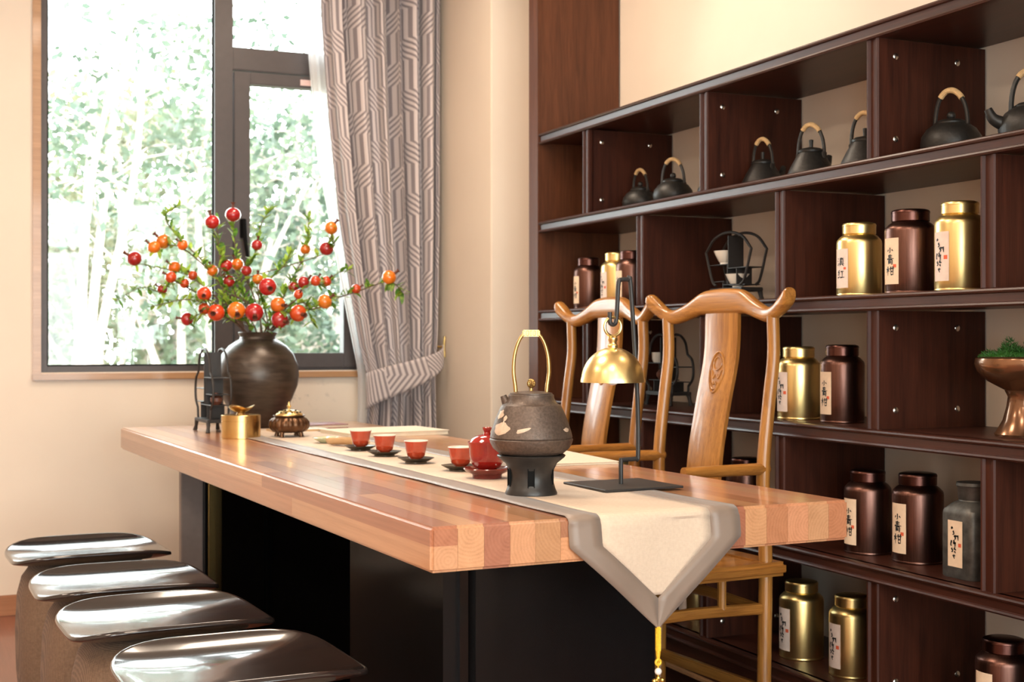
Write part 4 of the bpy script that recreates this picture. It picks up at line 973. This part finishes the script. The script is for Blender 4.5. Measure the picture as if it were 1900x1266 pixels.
# ------------------------------------------------------------------ yoke-back chairs
def make_chair(label, loc, rz, reach):
    """reach: how far the arms run forward before they meet the table edge"""
    t = thing('yoke_back_chair', label, 'chair', (*loc, 0), rz, 'yoke-back armchairs along the table')
    hw = .2365
    for s in (-1, 1):
        pp = smooth_path([(.010, s * hw, 0), (.006, s * hw, .25), (.002, s * hw, .50), (.008, s * hw, .64), (.008, s * hw, .76), (-.010, s * hw, .92), (-.024, s * hw, 1.03), (-.022, s * hw, 1.135)], 5)
        MB().tube(pp, [.0185 - .0022 * i / len(pp) for i in range(len(pp))], 14).build('back_post', 'chair', t)
        fp = smooth_path([(.470, s * (hw + .01), 0), (.462, s * (hw + .008), .30), (.455, s * (hw + .005), .49)], 5)
        MB().tube(fp, [.0185 - .002 * i / len(fp) for i in range(len(fp))], 14).build('front_leg', 'chair', t)
        ax_ = reach - .04
        gp = smooth_path([(ax_ + .03, s * hw, .50), (ax_ + .035, s * (hw + .004), .56), (ax_ + .012, s * (hw + .010), .66), (ax_, s * (hw + .014), .742)], 5)
        MB().tube(gp, [.0135 - .002 * i / len(gp) for i in range(len(gp))], 12).build('arm_post', 'chair', t)
        ap = smooth_path([(-.010, s * hw * .99, .743), (.02, s * hw, .743), (reach * .4, s * (hw + .008), .744), (reach * .8, s * (hw + .014), .745), (reach, s * (hw + .012), .745)], 5)
        na = len(ap); MB().tube(ap, [.0165 * (.55 if i == 0 else (.85 if i == 1 else 1)) - .003 * i / na for i in range(na)], 14, flat=(1, 1.1)).build('arm', 'chair_x', t)
        MB().tube(smooth_path([(.005, s * hw, .385), (.24, s * hw, .392), (.462, s * (hw + .006), .385)], 6), .0125, 10, flat=(1.2, 1)).build('side_rung', 'chair_x', t)
        for x in (.14, .31): MB().tube([(x, s * hw, .39), (x, s * hw, .47)], .0115, 10).build('strut', 'chair', t)
        MB().box(.0, .47, s * hw - .010, s * hw + .010, .115, .145, .004).build('stretcher', 'chair_x', t)
    # yoke rail
    rows = []
    key = [(-.325, 1.186, .0185, .0175, .010), (-.315, 1.181, .0235, .0205, .008), (-.290, 1.165, .0225, .020, .004), (-.255, 1.146, .0190, .019, -.000), (-.215, 1.138, .0200, .0195, -.006), (-.160, 1.152, .0230, .020, -.013), (-.105, 1.172, .0295, .0205, -.018), (-.070, 1.176, .0340, .021, -.020), (0, 1.178, .0355, .021, -.021)]
    key = key + [(-a, b, c, d, e) for a, b, c, d, e in reversed(key[:-1])]
    for y, z, rz_, rx_, ox in smooth_path(key, 4):
        rows.append([(-.024 + ox + rx_ * math.copysign(abs(math.cos(a)) ** .8, math.cos(a)), y * .97, z + rz_ * math.copysign(abs(math.sin(a)) ** .8, math.sin(a))) for a in [2 * PI * i / 18 for i in range(18)]])
    MB().rings(rows).build('yoke_rail', 'chair_y', t, angle=50)
    # splat
    sw_ = .073; cv = smooth_path([(.026, .505), (.030, .62), (.020, .76), (-.006, .90), (-.034, 1.03), (-.040, 1.16)], 6)
    rows = []
    for x, z in cv: rows.append([(x - .0065, -sw_, z), (x + .0045, -sw_, z), (x + .0065, -sw_ + .004, z), (x + .0065, sw_ - .004, z), (x + .0045, sw_, z), (x - .0065, sw_, z)])
    sp = MB().rings(rows).build('splat', 'chair', t, angle=30)
    def sx(z):
        for (x0, z0), (x1, z1) in zip(cv, cv[1:]):
            if z0 <= z <= z1: return x0 + (x1 - x0) * (z - z0) / (z1 - z0)
        return -.05
    def on(y, z): return (sx(z) + .0072, y, z)
    cz = .985; m = MB()
    m.tube([on(.030 * math.cos(a) * (1 - .25 * (math.sin(a) < 0) * abs(math.sin(a))), cz + .055 * math.sin(a)) for a in [2 * PI * i / 40 for i in range(40)]], .0030, 8, True)
    m.tube([on(.018 * math.cos(a), cz + .024 + .018 * math.sin(a)) for a in [2 * PI * i / 24 for i in range(24)]], .0022, 6, True)
    for s in (-1, 1): m.tube([on(s * (.006 + .018 * q), cz - .006 - .010 * math.sin(q * 5)) for q in [i / 10 for i in range(11)]], .0026, 6)
    m.tube([on(.014 * math.cos(a), cz - .034 + .012 * math.sin(a)) for a in [R(150) + R(240) * i / 16 for i in range(17)]], .0026, 6)
    m.tube([on(-.008 + .016 * i / 6, cz - .030 + .004 * math.sin(i * 2)) for i in range(7)], .0024, 6)
    m.build('carving', 'chair', sp)
    # seat
    se = empty('seat', (0, 0, 0), 0, t)
    m = MB(); x0, x1, yw = -.045, .500, hw + .035
    m.box(x0, x1, -yw, -yw + .06, .470, .506, .010, 3); m.box(x0, x1, yw - .06, yw, .470, .506, .010, 3)
    m.box(x0, x0 + .06, -yw + .05, yw - .05, .471, .5055, .006); m.box(x1 - .06, x1, -yw + .05, yw - .05, .471, .5055, .006)
    m.build('seat_frame', 'chair_x', se); MB().box(x0 + .058, x1 - .058, -yw + .058, yw - .058, .479, .501, .002).build('seat_panel', 'chair_x', se)
    for x in (.008, .465):
        MB().tube([(x, -hw, .38), (x, 0, .39), (x, hw, .38)], .0125, 10, flat=(1.2, 1)).build('rung', 'chair_y', t)
        MB().box(x - .010, x + .010, -hw, hw, .06 if x > .1 else .16, .09 if x > .1 else .19, .004).build('stretcher', 'chair_y', t)
    return t
make_chair('golden elm yoke-back armchair nearest the viewer, carved splat in full view', (1.9625, 3.135), R(184.2), .265)
make_chair('golden elm yoke-back armchair farther off, partly behind the bell lamp', (2.000, 3.865), R(181.5), .325)

# ------------------------------------------------------------------ stools
def make_stool(label, loc, rz):
    t = thing('saddle_stool', label, 'stool', (*loc, 0), rz, 'saddle stools along the window side of the table')
    def sq(r, a, k): 
        c, s = math.cos(a), math.sin(a); d = (abs(c) ** k + abs(s) ** k) ** (-1 / k); return r * d * c, r * d * s
    N = 64; rows = []
    def zc(x, y): return .012 + .036 * (abs(y) / .205) ** 4 + .010 * (abs(x) / .225) ** 5
    for q in [.02, .2, .4, .55, .68, .78, .86, .92, .97, 1.0]:
        row = []
        for i in range(N):
            x, y = sq(1, 2 * PI * i / N, 4.5); x *= .225 * q; y *= .205 * q
            row.append((x, y, .418 + zc(x, y)))
        rows.append(row)
    m = MB(); m.rings(rows, True, True, False); o = m.build('seat', 'seatmetal', t)
    sd = o.modifiers.new('thickness', 'SOLIDIFY'); sd.thickness = .011; sd.offset = -1
    bv = o.modifiers.new('edge', 'BEVEL'); bv.width = .003; bv.segments = 2; bv.limit_method = 'ANGLE'; bv.angle_limit = R(50)
    rows = []
    for k, (s, z) in enumerate([(.90, .0), (.93, .02), (.97, .10), (.985, .22), (.96, .32), (.90, .37), (.80, .40), (.62, .415), (.3, .418)]):
        rows.append([(lambda p: (p[0] * .205 * s, p[1] * .19 * s, z))(sq(1, 2 * PI * i / N, 3.0)) for i in range(N)])
    MB().rings(rows).build('upholstered_base', 'linen', t, angle=60)
    return t
make_stool('dark saddle stool farthest away, nearest the window wall', (.455, 4.205), R(3))
make_stool('dark saddle stool second from the window wall', (.480, 3.615), R(1))
make_stool('dark saddle stool second from the viewer', (.505, 3.120), R(3))
make_stool('dark saddle stool nearest the viewer, cut off by the frame', (.560, 2.600), R(2))

# ------------------------------------------------------------------ curtain, tieback, sheer
def lerp_tab(tab, z):
    if z <= tab[0][0]: return tab[0][1]
    for (z0, a), (z1, b) in zip(tab, tab[1:]):
        if z <= z1: return a + (b - a) * (z - z0) / (z1 - z0)
    return tab[-1][1]
LEFT = [(0.0, 1.66), (.55, 1.705), (.80, 1.725), (.92, 1.722), (1.05, 1.690), (1.25, 1.655), (1.6, 1.603), (2.0, 1.560), (2.4, 1.530), (2.8, 1.515)]
RIGHT = [(0.0, 2.055), (.6, 2.03), (.92, 2.022), (1.1, 2.035), (1.6, 2.048), (2.8, 2.060)]
AMP = [(0, .045), (.75, .030), (.92, .018), (1.1, .030), (1.6, .045), (2.8, .050)]
YC = 5.43; FABW = 0.95
def drape(name, mt, L, Rt, A, y0, nf, z0, z1, fab, parent=None, nu=150, nz=70, seed=0, solid=.002):
    rr = random.Random(seed); ph = [rr.uniform(-.5, .5) for _ in range(8)]
    m = MB(); uv = m.bm.loops.layers.uv.new('UVMap'); rows = []
    for j in range(nz + 1):
        z = z0 + (z1 - z0) * j / nz; a, b, am = lerp_tab(L, z), lerp_tab(Rt, z), lerp_tab(A, z); row = []
        for i in range(nu + 1):
            u = i / nu
            w = math.sin(2 * PI * nf * (u + .035 * math.sin(2 * PI * u * 1.5 + ph[0])) + .25 * math.sin(z * 1.3 + ph[1]))
            w2 = math.sin(2 * PI * nf * 2.3 * u + ph[2] + z * .4)
            x = a + (b - a) * (u + .016 * math.sin(4 * PI * nf * u + ph[3]))
            row.append((m.v((x, y0 + am * (w + .35 * w2), z)), u * fab, z))
        rows.append(row)
    for r0, r1 in zip(rows, rows[1:]):
        for i in range(nu):
            q = (r0[i], r0[i + 1], r1[i + 1], r1[i]); f = m.f([k[0] for k in q])
            for lp, k in zip(f.loops, q): lp[uv].uv = (k[1], k[2])
    o = m.build(name, mt, parent, weld=False, angle=80)
    if solid: sd = o.modifiers.new('thickness', 'SOLIDIFY'); sd.thickness = solid; sd.offset = 0
    return o
cu = thing('patterned_curtain', 'grey-beige curtain with interlaced stripe pattern gathered beside the window', 'curtain', (0, 0, 0))
drape('curtain_panel', 'curtain', LEFT, RIGHT, AMP, YC, 6.5, .02, 2.80, FABW, cu, seed=2)
# tieback band wrapped around the gathered waist, rising to the hook
m = MB(); uv = m.bm.loops.layers.uv.new('UVMap'); rows = []
for j in range(9):
    v = j / 8; row = []
    for i in range(41):
        u = i / 40; a = PI * (1.0 - u)
        x = 1.868 + .172 * math.cos(a); zc_ = .86 + .16 * u ** 1.3; hh = .150 - .080 * u ** 1.5
        row.append((m.v((x, YC - .038 - .055 * math.sin(a) ** .7, zc_ + (v - .5) * hh)), u * .42 + .03 * v, zc_ + (v - .5) * hh))
    rows.append(row)
for r0, r1 in zip(rows, rows[1:]):
    for i in range(40):
        q = (r0[i], r0[i + 1], r1[i + 1], r1[i]); f = m.f([k[0] for k in q])
        for lp, k in zip(f.loops, q): lp[uv].uv = (k[1], k[2])
o = m.build('tieback', 'curtain', cu, weld=False, angle=80); sd = o.modifiers.new('thickness', 'SOLIDIFY'); sd.thickness = .004
SL = [(0, 1.66), (.80, 1.70), (.94, 1.70), (1.26, 1.635), (1.85, 1.522), (2.5, 1.462), (2.8, 1.44)]
SRr = [(0, 1.80), (.9, 1.80), (1.3, 1.74), (2.0, 1.65), (2.8, 1.60)]
o = drape('sheer_curtain', 'sheer', SL, SRr, [(0, .012), (.9, .006), (2.8, .016)], 5.515, 4, .03, 2.80, .5, nu=60, nz=50, seed=5, solid=0)
tag(o, 'white translucent sheer curtain edge between window and patterned curtain', 'sheer curtain')
t = thing('curtain_hook', 'small brass curtain tieback hook on the wall beside the curtain', 'hook', (2.075, 5.455, 1.045))
MB().tube([(-.004, 0, -.045), (-.008, 0, 0), (-.004, 0, .045)], .006, 10).build('back_plate', 'oldbrass', t)
MB().tube(smooth_path([(-.006, 0, 0), (-.03, 0, 0), (-.042, .008, .004), (-.046, .02, .014)], 4), .0045, 8).build('hook_arm', 'oldbrass', t)
MB().box(1.30, 2.07, 5.39, 5.47, 2.80, 2.83, .003).build('curtain_rail', 'whitemetal', cu)

# ------------------------------------------------------------------ garden outside
struct(MB().box(-30, 40, YW + .3, 60, -.5, -.3).build('ground', 'ground'))
def tree(x, y, h, label, seed, nleaf, lsize, trunk_r, mt='treeleaf', spread=1.0, lo=.3, forks=5, crown=1.0, nbr=9):
    rr = random.Random(seed)
    t = thing('garden_tree', label, 'tree', (x, y, -.3), 0, 'trees outside the window')
    m = MB(); tips = []
    for k in range(forks):
        a = rr.uniform(0, 2 * PI); sp = spread * rr.uniform(.25, 1)
        ex, ey = math.cos(a) * sp, math.sin(a) * sp; hh = h * rr.uniform(.75, 1.05)
        path = smooth_path([(0, 0, 0), (ex * .25 + rr.uniform(-.1, .1), ey * .25, hh * .3), (ex * .6 + rr.uniform(-.15, .15), ey * .6, hh * .65), (ex, ey, hh)], 6)
        n = len(path); m.tube(path, [trunk_r * (1 - .85 * i / n) for i in range(n)], 7)
        for b in range(nbr):
            i = rr.randint(int(n * lo), n - 1); p = Vector(path[i]); a2 = rr.uniform(0, 2 * PI); l = rr.uniform(.4, 1.0) * crown
            e = p + Vector((math.cos(a2) * l, math.sin(a2) * l, rr.uniform(-.1, .7) * l))
            m.tube([p, (p + e) / 2 + Vector((0, 0, .08)), e], [trunk_r * .22, trunk_r * .15, trunk_r * .05], 5); tips.append((p, e))
    m.build('trunk', 'treebark', t)
    m = MB()
    for i in range(nleaf):
        p, e = rr.choice(tips); c = p.lerp(e, rr.uniform(.25, 1.1)) + Vector((rr.gauss(0, .13), rr.gauss(0, .13), rr.gauss(0, .13))) * crown
        d = Vector((rr.uniform(-1, 1), rr.uniform(-1, 1), rr.uniform(-1.2, .5))).normalized() * lsize * rr.uniform(.6, 1.3)
        s = d.cross(Vector((rr.uniform(-1, 1), rr.uniform(-1, 1), rr.uniform(-1, 1)))).normalized() * lsize * .28
        m.f([m.v(c), m.v(c + d * .5 + s), m.v(c + d), m.v(c + d * .5 - s)])
    o = m.build('foliage', mt, t, weld=False, smooth=False); o['kind'] = 'stuff'
    return t
tree(.98, 9.2, 4.6, 'pale-barked slender tree nearest the left edge of the window', 1, 675, .085, .045, 'treeleaf', .6, .5, 4, .9)
tree(2.0, 11.0, 3.6, 'bushy green tree in the middle of the large pane', 2, 3600, .095, .05, 'treeleaf', 1.1, .15, 7, 1.0)
tree(1.45, 12.5, 3.0, 'olive-leaved bush low behind the pale tree', 3, 4200, .10, .035, 'treeleaf2', 1.3, .1, 8, .9)
tree(3.15, 11.5, 5.2, 'tall leafy tree showing through the narrow right pane', 4, 1890, .11, .05, 'treeleaf', .8, .3, 4, .9)
tree(3.1, 14.0, 2.6, 'low dense shrub behind the right pane', 5, 4200, .11, .04, 'treeleaf2', 1.4, .05, 8, .9)
tree(2.75, 17.0, 4.4, 'distant rounded tree behind the middle of the garden', 6, 5200, .14, .06, 'treeleaf', 1.8, .2, 8, 1.3)
tree(1.0, 16.0, 3.8, 'distant tree behind the left of the garden', 7, 4800, .14, .06, 'treeleaf2', 1.8, .2, 8, 1.3)
tree(4.9, 19.0, 4.0, 'farthest tree right of the garden behind the shrubs', 8, 4600, .15, .06, 'treeleaf', 2.0, .15, 8, 1.3)
